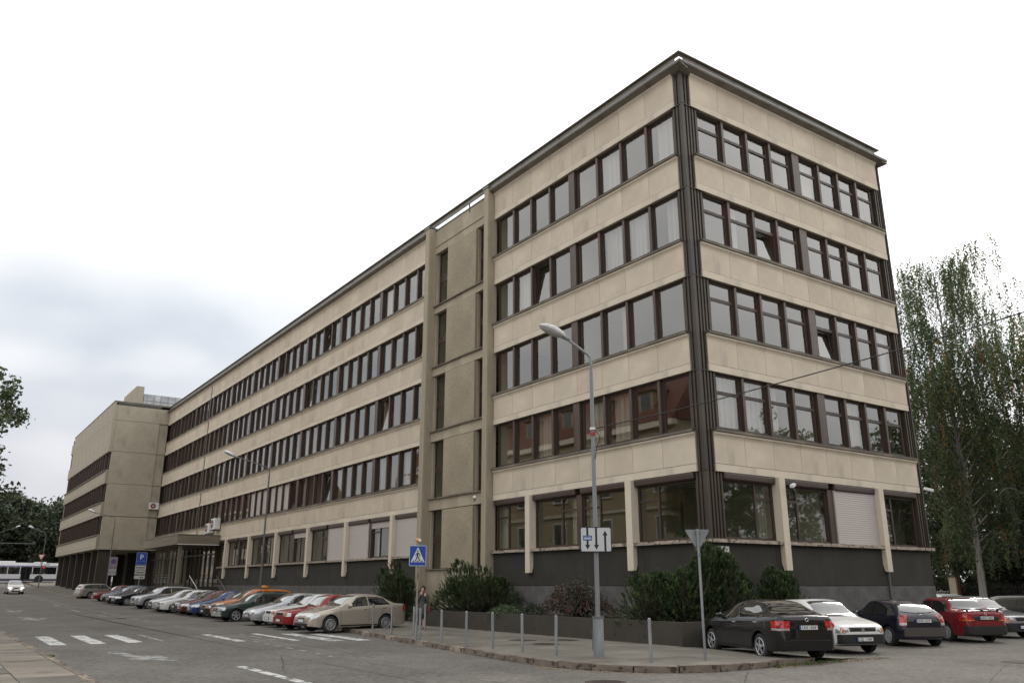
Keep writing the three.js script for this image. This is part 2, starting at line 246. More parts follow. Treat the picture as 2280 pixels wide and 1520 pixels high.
// pavement across the street, laid in large slabs
const farSide = struct('pavement');
{
  for (let i = 0; i < 44; i++) { const x = -42 + i * 1.25; mesh('kerb_stone', box(1.235, 0.24, 0.16, i % 4), i % 4 === 2 ? M.kerb2 : M.kerb, farSide, x, rise(x) - 0.02 + (hash3(i, 2, 8) - 0.5) * 0.012, 19.13); }
  for (let j = 0; j < 4; j++) for (let i = 0; i < 14; i++) { const w = 1.5, d = 1.1, x = -13.4 + i * w + (j % 2) * 0.4, z = 19.22 + d / 2 + j * d; const m = mesh('paving_slab', box(w - 0.022, 0.1, d - 0.022, (i * 3 + j) % 5), (i + j * 2) % 3 ? M.paving2 : M.paving, farSide, x + w / 2, 0.055 + (hash3(i, j, 5) - 0.5) * 0.012, z); m.rotation.x = (hash3(i, j, 7) - 0.5) * 0.008; m.rotation.z = (hash3(i, j, 8) - 0.5) * 0.006; }
  mesh('slab_bed', sheet([-14, 8.6], [19.22, 23.7], () => 0.06), M.soil, farSide);
  mesh('paving', sheet([...range(-140, -18, 4), -13.45], [19.22, 24], (x) => rise(x) + 0.1), M.paving2, farSide);
  mesh('paving', sheet([-13.45, 8.2, 40], [23.7, 40], () => 0.102), M.paving2, farSide);
  mesh('paving', sheet([8.6, 14, 20, 30], [19.22, 23.7], () => 0.102), M.paving2, farSide);
}

// ---------- planter ----------
const planter = thing('planter', 'low dark concrete planter wall holding the shrubs along the office base', 'planter');
mesh('front_wall', box(16.3, 0.7, 0.22), M.planter, planter, -6.37, 0.45, 3.36);
mesh('side_wall', box(0.22, 0.7, 7.4), M.planter, planter, 1.67, 0.45, -0.45);
mesh('end_wall', box(0.22, 0.7, 3.1), M.planter, planter, -14.4, 0.45, 1.7);
mesh('soil_bed', sheet([-14.3, ...range(-13, 1, 1), 1.56], [0.03, 1, 2, 3.24], (x, z) => 0.66 + 0.12 * fbm3(x * 1.3, z * 1.3, 4, 3)), M.soil, planter);
mesh('soil_bed', sheet([0.03, 0.8, 1.56], range(-4, 0, 0.5), (x, z) => 0.66 + 0.1 * fbm3(x, z, 4, 3)), M.soil, planter);
for (const x of [-12, -9.4, -7.4, -5.6, -4.2, 0.2, -1.2]) mesh('drain_hole', merge([at(cyl(0.04, 0.04, 0.02, 8), 0, 0, 0, Math.PI / 2)]), M.black, planter, x, 0.34, 3.472);

// ---------- the office building ----------
const frames = { L: [0, 0, 0, 0], R: [0, 0, 0, Math.PI / 2], B: [0, 0, 6.3, 0], S: [-86, 0, 0, Math.PI / 2] };
function put(name, geo, m, parent, f, x, y, n) { const [ox, oy, oz, t] = frames[f], c = Math.cos(t), s = Math.sin(t); return mesh(name, geo, m, parent, ox + x * c + n * s, oy + y, oz - x * s + n * c, t); }
const B0 = 5.755, ST = 3.696, lev = (k) => B0 + ST * k;
const office = thing('office_building', 'long beige five-storey office building with brown ribbon windows and dark plinth', 'building');
function panelGeo(w, v) {
  const key = 'pn' + w.toFixed(2) + v; if (gCache[key]) return gCache[key];
  const s = new THREE.Shape([[-0.03, 0], [0, 0], [0, 0.90], [0.012, 0.965], [0.045, 1.025], [0.085, 1.06], [0.09, 1.13], [-0.03, 1.13]].map(([a, b]) => new THREE.Vector2(a, b)));
  let g = new THREE.ExtrudeGeometry(s, { depth: w - 0.016, bevelEnabled: false, steps: 1 }); g.rotateY(-Math.PI / 2); g.translate(w / 2 - 0.008, 0, 0);
  const p = g.attributes.position, uv = g.attributes.uv; for (let i = 0; i < p.count; i++) uv.setXY(i, p.getX(i) + v * 1.31, p.getY(i) + v * 0.77);
  return (gCache[key] = g);
}
// thin side lips where a panel's coved top meets its neighbour
const frameBars = (w, h, t, d) => [at(box(w, t, d), 0, t / 2, 0), at(box(w, t, d), 0, h - t / 2, 0), at(box(t, h - 2 * t, d), -w / 2 + t / 2, h / 2, 0), at(box(t, h - 2 * t, d), w / 2 - t / 2, h / 2, 0)];
const geo = (k, f) => gCache[k] || (gCache[k] = f());
function wavy(w, h, a = 0.035, per = 0.16) { const g = new THREE.PlaneGeometry(w, h, Math.ceil(w / per) * 4, 1), p = g.attributes.position; for (let i = 0; i < p.count; i++) p.setZ(i, a * Math.sin(p.getX(i) / per * 6.283 + 0.4 * Math.sin(p.getX(i) * 5))); g.translate(0, h / 2, 0); g.computeVertexNormals(); return g; }
function curtainFor(win, w, h, side, m, share) { const cw = Math.max(0.3, w * share); const c = mesh('curtain', geo('cu' + cw.toFixed(1) + h.toFixed(1), () => wavy(cw, h - 0.1)), m, win, side * (w - cw) / 2 * 0.92, 0.05, -0.24); return c; }
function windowL(parent, f, x, y, w, h, o = {}) {
  const win = put('window', geo('wl' + w.toFixed(2) + h.toFixed(2), () => merge([...frameBars(w, h, 0.075, 0.09), ...frameBars(w - 0.14, h - 0.14, 0.035, 0.05).map((g) => at(g, 0, 0.07, 0.012))])), M.brown, parent, f, x, y, -0.24);
  if (o.blind) { const b = [], n = 26; for (let i = 0; i < n; i++) b.push(at(box(w - 0.16, h / n - 0.008, 0.02), 0, 0.08 + (i + 0.5) * (h - 0.16) / n, 0, -0.25)); mesh('roller_blind', geo('rb' + w.toFixed(2), () => merge(b)), M.shutter, win, 0, 0, 0.012); return win; }
  const p = mesh('pane', geo('pl' + w.toFixed(2) + h.toFixed(2), () => { const g = new THREE.PlaneGeometry(w - 0.17, h - 0.17); g.translate(0, (h - 0.17) / 2, 0); return g; }), M.glass, win, 0, 0.085, 0.004);
  p.rotation.y = o.skew || 0; p.rotation.x = o.lean || 0;
  if (o.tilt) { // tilted inwards at the top on its bottom hinge
    p.rotation.x = -0.13; const s = mesh('sash', geo('sa' + w.toFixed(2), () => merge(frameBars(w - 0.15, h - 0.15, 0.06, 0.05))), M.brown, win, 0, 0.08, -0.012); s.rotation.x = -0.13;
  }
  if (o.curtain) curtainFor(win, w, h, o.side || 1, o.curtain, o.share || 0.4);
  return win;
}
function windowR(parent, f, x, y, w, h, o = {}) {
  const yt = h * 0.66, win = put('window', geo('wr' + w.toFixed(2), () => merge([...frameBars(w, h, 0.085, 0.1), at(box(w - 0.17, 0.07, 0.1), 0, yt, 0), ...frameBars(w - 0.16, yt - 0.1, 0.04, 0.05).map((g) => at(g, 0, 0.075, 0.02)), ...frameBars(w - 0.16, h - yt - 0.1, 0.035, 0.05).map((g) => at(g, 0, yt + 0.03, 0.02))])), M.brown, parent, f, x, y, -0.24);
  const a = mesh('pane', geo('pra' + w.toFixed(2), () => { const g = new THREE.PlaneGeometry(w - 0.2, yt - 0.12); g.translate(0, (yt - 0.12) / 2, 0); return g; }), M.glass, win, 0, 0.085, 0.006);
  const b = mesh('pane', geo('prb' + w.toFixed(2), () => { const g = new THREE.PlaneGeometry(w - 0.2, h - yt - 0.12); g.translate(0, (h - yt - 0.12) / 2, 0); return g; }), M.glass, win, 0, yt + 0.035, 0.006);
  a.rotation.y = b.rotation.y = o.skew || 0; b.rotation.x = o.lean || 0; a.rotation.x = (o.lean || 0) * 1.6;
  if (o.tilt) { a.rotation.x = -0.16; const s = mesh('sash', geo('sr' + w.toFixed(2), () => merge(frameBars(w - 0.17, yt - 0.1, 0.07, 0.06))), M.mull, win, 0, 0.08, 0.0); s.rotation.x = -0.16; mesh('stay_arm', box(0.5, 0.03, 0.03), M.galv, win, -0.1, yt - 0.12, -0.1); }
  if (o.curtain) curtainFor(win, w, h, o.side || 1, o.curtain, o.share || 0.4);
  return win;
}
const wallMats = [M.panel, M.panel2, M.panel3, M.panel];
// the solid band of one storey: lintel strip, coved panels, sill
function band(parent, f, x0, x1, k, nPan, top, rough) {
  const b = lev(k), w = (x1 - x0), pw = w / nPan, cx = (x0 + x1) / 2;
  const ns = Math.max(1, Math.round(w / 13.2));
  for (let i = 0; i < ns; i++) put('lintel_strip', box(w / ns - 0.012, 0.268, 0.07, i), rough || M.strip, parent, f, x0 + (i + 0.5) * w / ns, b + 0.134, -0.022);
  put('spandrel_backing', box(w, 1.44, 0.31), M.backing, parent, f, cx, b + 0.735, -0.205);
  for (let i = 0; i < nPan; i++) { const v = Math.floor(hash3(i, k, f.charCodeAt(0)) * 5); const p = put('cladding_panel', panelGeo(pw, v), rough || wallMats[(v + i) % 4], parent, f, x0 + (i + 0.5) * pw, b + 0.288, 0); if (top) p.scale.y = (22.05 - b - 0.288) / 1.13; }
  if (!top) for (let i = 0; i < ns; i++) put('window_sill', geo('sl' + (w / ns).toFixed(2), () => merge([at(box(w / ns - 0.01, 0.035, 0.5), 0, 0.1, -0.11), at(box(w / ns - 0.01, 0.10, 0.04), 0, 0.062, 0.12), at(box(w / ns - 0.01, 0.05, 0.4), 0, 0.03, -0.12)])), M.sill, parent, f, x0 + (i + 0.5) * w / ns, b + 1.425, 0);
}
function ribs(len, h, pitch = 0.15) { const l = [], n = Math.floor(len / pitch); for (let i = 0; i < n; i++) l.push(at(box(0.075, h, 0.045), (i + 0.5) * len / n - len / 2, h / 2, 0)); return merge(l); }
const H = ST - 1.57, mullGeo = geo('mullion', () => box(0.13, H, 0.17)), wideGeo = geo('wide', () => box(0.42, H, 0.2));
function row(f, x0, x1, k, groups, type, opt) { // groups: [from, to, panes] with wide piers of wood between
  const y = lev(k) + 1.57;
  groups.forEach(([a, b, n], gi) => {
    const p = (b - a) / n;
    for (let i = 0; i < n; i++) {
      const o = opt(gi, i, k) || {}; (type === 'R' ? windowR : windowL)(office, f, a + (i + 0.5) * p, y, p - 0.1, H, o);
      if (i) put('mullion', mullGeo, M.mull, office, f, a + i * p, y + H / 2, -0.16);
    }
    if (gi) { const pa = groups[gi - 1][1]; put('wide_mullion', geo('wm' + Math.abs(a - pa).toFixed(2), () => box(Math.abs(a - pa), H, 0.2)), M.mull, office, f, (a + pa) / 2, y + H / 2, -0.155); }
  });
}
const small = () => ({ skew: (rnd() - 0.5) * 0.012, lean: (rnd() - 0.5) * 0.008 });
function dress(key) { const o = small(), q = hash3(...key); if (q < 0.17) { o.curtain = q < 0.09 ? M.curtain : M.curtain2; o.side = hash3(key[1], key[0], 5) < 0.5 ? -1 : 1; o.share = 0.3 + 0.5 * hash3(key[2], key[1], 3); } return o; }
// front A: corner to stair tower
const tiltsA = { '2,0,2': 1 };
for (let k = 0; k < 5; k++) band(office, 'L', -13.62, -0.42, k, 8, k === 4);
for (let k = 0; k < 4; k++) row('L', 0, 0, k, [[-13.5, -7.4, 4], [-6.98, -0.60, 4]], 'L', (g, i, kk) => { const o = dress([g * 4 + i, kk, 21]); if (tiltsA[[kk, g, i].join()]) o.tilt = 1; if (kk === 2 && g === 1 && i > 1) { o.curtain = M.curtain2; o.share = 0.6; } if (kk === 0 && g === 1 && i < 2) { o.curtain = M.curtain; o.share = 0.9; } if (kk === 0 && g === 1 && i === 3) o.curtain = null; return o; });
// front B: stair tower to the end block
const mids = range(0, 10, 1).map((i) => -20.72 - 6.56 * i);
for (let k = 0; k < 5; k++) { band(office, 'L', -67.4, -20.56, k, 28, k === 4); band(office, 'L', -85.95, -67.46, k, 11, k === 4); }
for (let k = 0; k < 4; k++) row('L', 0, 0, k, mids.slice(0, 10).map((m, i) => i === 9 ? [-85.9, m - 0.2, 4] : [m - 6.56 + 0.19, m - (i ? 0.19 : 0), 4]).reverse(), 'L', (g, i, kk) => {
  const o = dress([g * 4 + i, kk, 33]), idx = (9 - g) * 4 + (3 - i); // idx counts from the tower
  if (kk === 0 && idx >= 13 && idx <= 18) o.blind = 1; if (kk === 0 && idx === 8) o.tilt = 1; if (kk === 1 && idx === 3) o.tilt = 1; if (kk === 2 && idx === 11) o.tilt = 1; if (kk === 2 && idx === 0) o.tilt = 1; if (kk === 3 && (idx === 9 || idx === 15)) o.tilt = 1; return o;
});
for (let k = 0; k < 5; k++) mesh('joint_strip', box(0.24, k === 4 ? 1.5 : ST, 0.3), M.mull, office, -67.43, lev(k) + (k === 4 ? 0.75 : ST / 2), -0.12);
// gable
const tiltsR = { '2,0,2': 1, '1,1,0': 1 };
for (let k = 0; k < 5; k++) band(office, 'R', 0.53, 13.72, k, 8, k === 4);
for (let k = 0; k < 4; k++) row('R', 0, 0, k, [[0.92, 7.02, 4], [7.5, 13.36, 4]], 'R', (g, i, kk) => { const o = dress([g * 4 + i, kk, 47]); if (tiltsR[[kk, g, i].join()]) { o.tilt = 1; o.curtain = null; } if (kk === 0 && g === 0 && i < 2) { o.curtain = M.curtain2; o.share = 0.85; } return o; });
// folded, ribbed metal at the corners
for (let k = -1; k < 5; k++) {
  const y0 = k < 0 ? 3.4 : lev(k) + (k ? 0 : 0.0), y1 = k < 0 ? lev(0) : k === 4 ? 22.05 : lev(k + 1), h = y1 - y0 - 0.02;
  const g = merge([at(ribs(0.52, h), -0.33, 0, -0.075), at(ribs(0.84, h), -0.075, 0, -0.50, 0, Math.PI / 2), at(box(0.09, h, 0.09), -0.055, h / 2, -0.055)]);
  mesh('ribbed_cladding', g, M.rib, office, 0, y0, 0);
  const g2 = merge([at(ribs(0.56, h), -0.075, 0, -13.67, 0, Math.PI / 2), at(ribs(0.6, h), -0.36, 0, -13.95), at(box(0.09, h, 0.09), -0.055, h / 2, -13.95)]);
  mesh('ribbed_cladding', g2, M.rib, office, 0, y0, 0);
  mesh('corner_core', box(0.50, h + 0.02, 0.84), M.rib, office, -0.35, y0 + h / 2, -0.52); mesh('corner_core', box(0.66, h + 0.02, 0.52), M.rib, office, -0.43, y0 + h / 2, -13.67);
  if (k >= 0) mesh('flashing_joint', merge([at(box(0.55, 0.03, 0.03), -0.33, 0, -0.04), at(box(0.03, 0.03, 1.0), -0.04, 0, -0.55)]), M.rib, office, 0, y1, 0);
}
// ground floor
function gfWindow(f, x0, x1, type, flip) {
  const w = x1 - x0, cx = (x0 + x1) / 2, y = 3.41, h = 2.09, sx = (flip ? -1 : 1);
  put('shutter_box', geo('sb' + w.toFixed(2), () => { const g = new RoundedBoxGeometry(w, 0.27, 0.3, 2, 0.07); return g; }), M.brown, office, f, cx, 5.62, -0.13);
  if (type === 's') {
    const l = [], n = 24; for (let i = 0; i < n; i++) l.push(at(box(w - 0.1, h / n - 0.004, 0.03), 0, (i + 0.5) * h / n, 0, -0.18));
    put('roller_shutter', geo('rs' + w.toFixed(2), () => merge([...l, at(box(0.06, h, 0.06), -w / 2 + 0.03, h / 2, 0.01), at(box(0.06, h, 0.06), w / 2 - 0.03, h / 2, 0.01), at(box(w - 0.1, 0.04, 0.04), 0, 0.02, 0.01)])), M.shutter, office, f, cx, y, -0.08); return;
  }
  const dv = sx * w * 0.14, win = put('window', merge([...frameBars(w, h, 0.09, 0.1), at(box(0.09, h - 0.18, 0.1), dv, h / 2, 0), at(box((w / 2 - Math.abs(dv)) - 0.09, 0.09, 0.1), sx * (w / 2 + Math.abs(dv)) / 2, h * 0.72, 0)]), M.brown, office, f, cx, y, -0.24);
  const pane = (a, b, c, d) => { const g = new THREE.PlaneGeometry(b - a, d - c); mesh('pane', g, M.glassDark, win, (a + b) / 2, (c + d) / 2, 0.01).rotation.y = (rnd() - 0.5) * 0.01; };
  const e = w / 2 - 0.08, q = [dv - sx * 0.04, -sx * e].sort((a, b) => a - b); pane(q[0], q[1], 0.08, h - 0.08);
  const q2 = [dv + sx * 0.04, sx * e].sort((a, b) => a - b); pane(q2[0], q2[1], 0.08, h * 0.72 - 0.04); pane(q2[0], q2[1], h * 0.72 + 0.04, h - 0.08);
  if (type === 'ws') { const l = []; for (let i = 0; i < 7; i++) l.push(at(box(w - 0.1, 0.048, 0.022), 0, h - 0.03 - i * 0.053, 0, -0.18)); mesh('lowered_shutter', merge(l), M.shutter, win, 0, 0, 0.13); }
  if (rnd() < 0.6) curtainFor(win, w, h, sx, M.curtain, 0.22);
  if (rnd() < 0.75) { const l = [at(cyl(0.07, 0.09, 0.16, 8), 0, 0.08, 0)]; for (let i = 0; i < 14; i++) l.push(at(new THREE.ConeGeometry(0.02, 0.28, 3), Math.cos(i) * 0.08, 0.26, Math.sin(i) * 0.08, Math.sin(i * 2.1) * 0.6, 0, Math.cos(i * 1.7) * 0.6)); mesh('potted_plant', merge(l), mat('pot_plant', [0.05, 0.09, 0.035], 0.8), win, rr(-0.7, 0.7), 0.09, -0.22); }
}
function gfSill(f, x0, x1) { put('ground_sill', box(x1 - x0, 0.12, 0.46, Math.floor(rnd() * 5)), M.oldSill, office, f, (x0 + x1) / 2, 3.34, -0.09); }
function gfPier(f, x) { put('pier', geo('gfp', () => { const s = new THREE.Shape([[0.03, 0], [0.16, 0], [0.16, 3.37], [-0.22, 3.37], [-0.22, 0.92]].map(([a, b]) => new THREE.Vector2(a, b))); const g = new THREE.ExtrudeGeometry(s, { depth: 0.33, bevelEnabled: true, bevelSize: 0.006, bevelThickness: 0.006, bevelSegments: 1 }); g.rotateY(-Math.PI / 2); g.translate(0.165, 0, 0); return g; }), M.strip, office, f, x, 2.38, 0); }
gfPier('L', -3.9);
gfPier('L', -10.58); for (let i = 0; i < 6; i++) gfPier('L', -24.12 - 6.55 * i); gfPier('R', 3.95); gfPier('R', 10.42);
const gfMull = (f, x, w = 0.34) => put('wide_mullion', geo('gm' + w, () => box(w, 2.1, 0.2)), M.mull, office, f, x, 4.45, -0.2);
gfWindow('L', -3.72, -0.62, 'w', true); gfWindow('L', -10.4, -7.36, 'w', false); gfMull('L', -7.2); gfWindow('L', -7.03, -4.08, 'w', true); gfWindow('L', -13.55, -10.76, 'w', true);
gfWindow('L', -23.94, -20.66, 's');
for (let i = 0; i < 5; i++) { const a = -24.12 - 6.55 * i - 0.18, b = a - 6.19; const ty = [['ws', 's'], ['s', 'w'], ['ws', 'w'], ['w', 'w'], ['w', 'w']][i]; gfWindow('L', (a + b) / 2 + 0.15, a, ty[0], true); gfMull('L', (a + b) / 2, 0.3); gfWindow('L', b, (a + b) / 2 - 0.15, ty[1], false); }
gfWindow('L', -59.0, -57.1, 'w', false);
gfWindow('R', 0.94, 3.77, 'w', false); gfWindow('R', 4.13, 7.05, 'w', true); gfMull('R', 7.24, 0.36); gfWindow('R', 7.42, 10.24, 's'); gfWindow('R', 10.6, 13.36, 'w', true);
for (const [a, b] of [[-3.74, 0.13], [-10.41, -4.07], [-13.6, -10.75], [-23.95, -20.6], [-59, -57.05]]) gfSill('L', a, b); for (let i = 0; i < 5; i++) gfSill('L', -24.29 - 6.55 * i - 6.21, -24.29 - 6.55 * i);
for (const [a, b] of [[0.0, 3.78], [4.12, 10.25], [10.59, 14.05]]) gfSill('R', a, b);
for (const [a, b, n, f] of [[-13.6, -0.0, 4, 'L'], [-59, -20.55, 12, 'L'], [0.02, 13.9, 4, 'R']]) { const w = (b - a) / n; for (let i = 0; i < n; i++) { put('base_panel', box(w - 0.012, 1.44, 0.3, i % 5), M.base, office, f, a + (i + 0.5) * w, 2.56, -0.19); put('plinth_slab', box(w - 0.01, 1.84, 0.34, (i + 2) % 5), M.plinth, office, f, a + (i + 0.5) * w, 0.90, -0.165); } }
mesh('down_pipe', merge([at(cyl(0.045, 0.045, 2.2, 8), 0, 0, 0), at(cyl(0.055, 0.055, 0.5, 8), 0, -0.8, 0)]), M.galvD, office, 0.06, 1.35, -10.42);
// stair tower
for (const [xa, xb] of [[-14.06, -13.66], [-20.52, -20.06]]) { mesh('tower_pier', new RoundedBoxGeometry(xb - xa, 22.3, 0.62, 2, 0.05), M.pier, office, (xa + xb) / 2, 11.2, 0.11); mesh('pier_cap', box(xb - xa + 0.12, 0.06, 0.72), M.cornLip, office, (xa + xb) / 2, 22.38, 0.11); }
{
  const W = [[17.4, 20.72], [13.72, 16.95], [10.02, 13.2], [6.33, 9.45], [2.65, 5.7]], bands = [[20.74, 21.15], [21.18, 22.22], [16.97, 17.38], [13.22, 13.7], [9.47, 10.0], [5.72, 6.31], [0.1, 2.63]];
  for (const [a, b] of bands) mesh('tower_band', box(5.98, b - a, 0.4, 2), M.pier, office, -17.06, (a + b) / 2, b > 22 ? -0.22 : -0.25);
  mesh('tower_coping', box(6.0, 0.05, 0.5), M.cornLip, office, -17.06, 22.245, -0.22);
  for (const [a, b] of W) {
    mesh('tower_panel', geo('tp' + (b - a).toFixed(2), () => new RoundedBoxGeometry(3.05, b - a - 0.06, 0.4, 1, 0.02)), M.grubby, office, -16.96, (a + b) / 2, -0.17);
    for (const [xa, xb] of [[-19.86, -18.56], [-15.36, -14.16]]) {
      const w = xb - xa, h = b - a, win = mesh('stair_window', merge([...frameBars(w, h, 0.07, 0.08), at(box(w - 0.14, 0.42, 0.07), 0, h * 0.5, 0)]), M.brown, office, (xa + xb) / 2, a, -0.3);
      for (const s of [0, 1]) { const g = new THREE.PlaneGeometry(w - 0.13, h / 2 - 0.28); mesh('pane', g, M.glassDark, win, 0, s ? h * 0.75 + 0.07 : h * 0.25 - 0.07, 0.01); }
      for (const q of [xa - 0.09, xb + 0.06]) mesh('window_reveal', box(0.14, h, 0.3), M.pier, office, q, (a + b) / 2, -0.28);
    }
    mesh('tower_ledge', box(5.9, 0.05, 0.5), M.sill, office, -17.06, a - 0.01, -0.18);
  }
}
// roof edge
mesh('roof_slab', box(85.5, 0.3, 13.3), M.roof, office, -43.4, 21.75, -7.05);
for (const [x0, x1] of [[-13.64, 0.33], [-85.95, -20.54]]) { const w = x1 - x0; mesh('cornice', merge([at(box(w, 0.05, 0.5), 0, -0.02, 0.10, -0.32), at(box(w, 0.06, 0.03), 0, 0.08, 0.335), at(box(w, 0.02, 0.5), 0, 0.1, 0.1)]), M.cornice, office, (x0 + x1) / 2, 22.1, 0); mesh('cornice_edge', box(w, 0.035, 0.05), M.cornLip, office, (x0 + x1) / 2, 22.225, 0.335); }
mesh('cornice', merge([at(box(0.5, 0.05, 14.3), 0.10, -0.02, 0, 0, 0, 0.32), at(box(0.03, 0.06, 14.6), 0.335, 0.08, 0), at(box(0.5, 0.02, 14.3), 0.1, 0.1, 0)]), M.cornice, office, 0, 22.103, -7.0);
mesh('cornice_edge', box(0.05, 0.035, 14.65), M.cornLip, office, 0.338, 22.228, -6.98);
mesh('cornice_end', box(1.2, 0.16, 0.46), M.cornice, office, -0.3, 22.14, -14.12);
for (const [x0, x1, yb] of [[-13.9, -0.17, 22.27], [-20.4, -13.9, 22.44], [-50, -20.4, 22.27], [-85.95, -50, 22.27]]) mesh('parapet_board', box(x1 - x0 - 0.01, 22.72 - yb, 0.05), M.cornice, office, (x0 + x1) / 2, (22.72 + yb) / 2, 0.07);
mesh('parapet_board', box(0.05, 0.45, 6.77), M.cornice, office, 0.07, 22.495, -3.555); mesh('parapet_board', box(0.05, 0.45, 6.75), M.cornice, office, 0.07, 22.495, -10.33);
mesh('parapet_coping', box(86.15, 0.05, 0.22), M.cornice, office, -42.87, 22.745, 0.10); mesh('parapet_coping', box(0.22, 0.05, 14.0), M.cornice, office, 0.103, 22.747, -6.95); mesh('parapet_band', box(0.3, 0.1, 0.05), M.cornice, office, -0.055, 22.67, 0.0715); mesh('parapet_band', box(0.05, 0.1, 0.3), M.cornice, office, 0.0715, 22.67, -0.055);
for (let i = 0; i < 13; i++) mesh('parapet_post', box(0.06, 0.6, 0.06), M.cornice, office, -3 - i * 6.6, 22.3, 0.01);
// rear, interior floors and walls
mesh('rear_wall', box(85.5, 20, 0.3), M.block, office, -43.3, 12, -14.1); mesh('gable_rear_return', box(0.3, 20, 0.5), M.block, office, -0.7, 12, -13.98);
for (let k = -1; k < 5; k++) mesh('floor_slab', box(85.3, 0.34, 13.2), k === 4 ? M.ceil : M.ceil, office, -43.25, k < 0 ? 2.2 : lev(k) + 0.52, -7.0);
mesh('basement_fill', box(85, 2.0, 13.1), M.backing, office, -43.2, 1.0, -7.05);
for (let k = 0; k < 5; k++) { const y = k ? lev(k - 1) + 0.7 : 2.38, h = (k ? lev(k) : lev(0)) + 0.34 - y; mesh('corridor_wall', box(79, h, 0.12), M.room, office, -46.2, y + h / 2, -5.6); mesh('corridor_wall', box(0.12, h, 8), M.room, office, -6.6, y + h / 2, -9.7); for (let i = 0; i < 13; i++) mesh('partition_wall', box(0.12, h, 5.1), M.room, office, -7.19 - i * 6.56, y + h / 2, -3.0); mesh('partition_wall', box(6, h, 0.12), M.room, office, -3.6, y + h / 2, -7.26); }

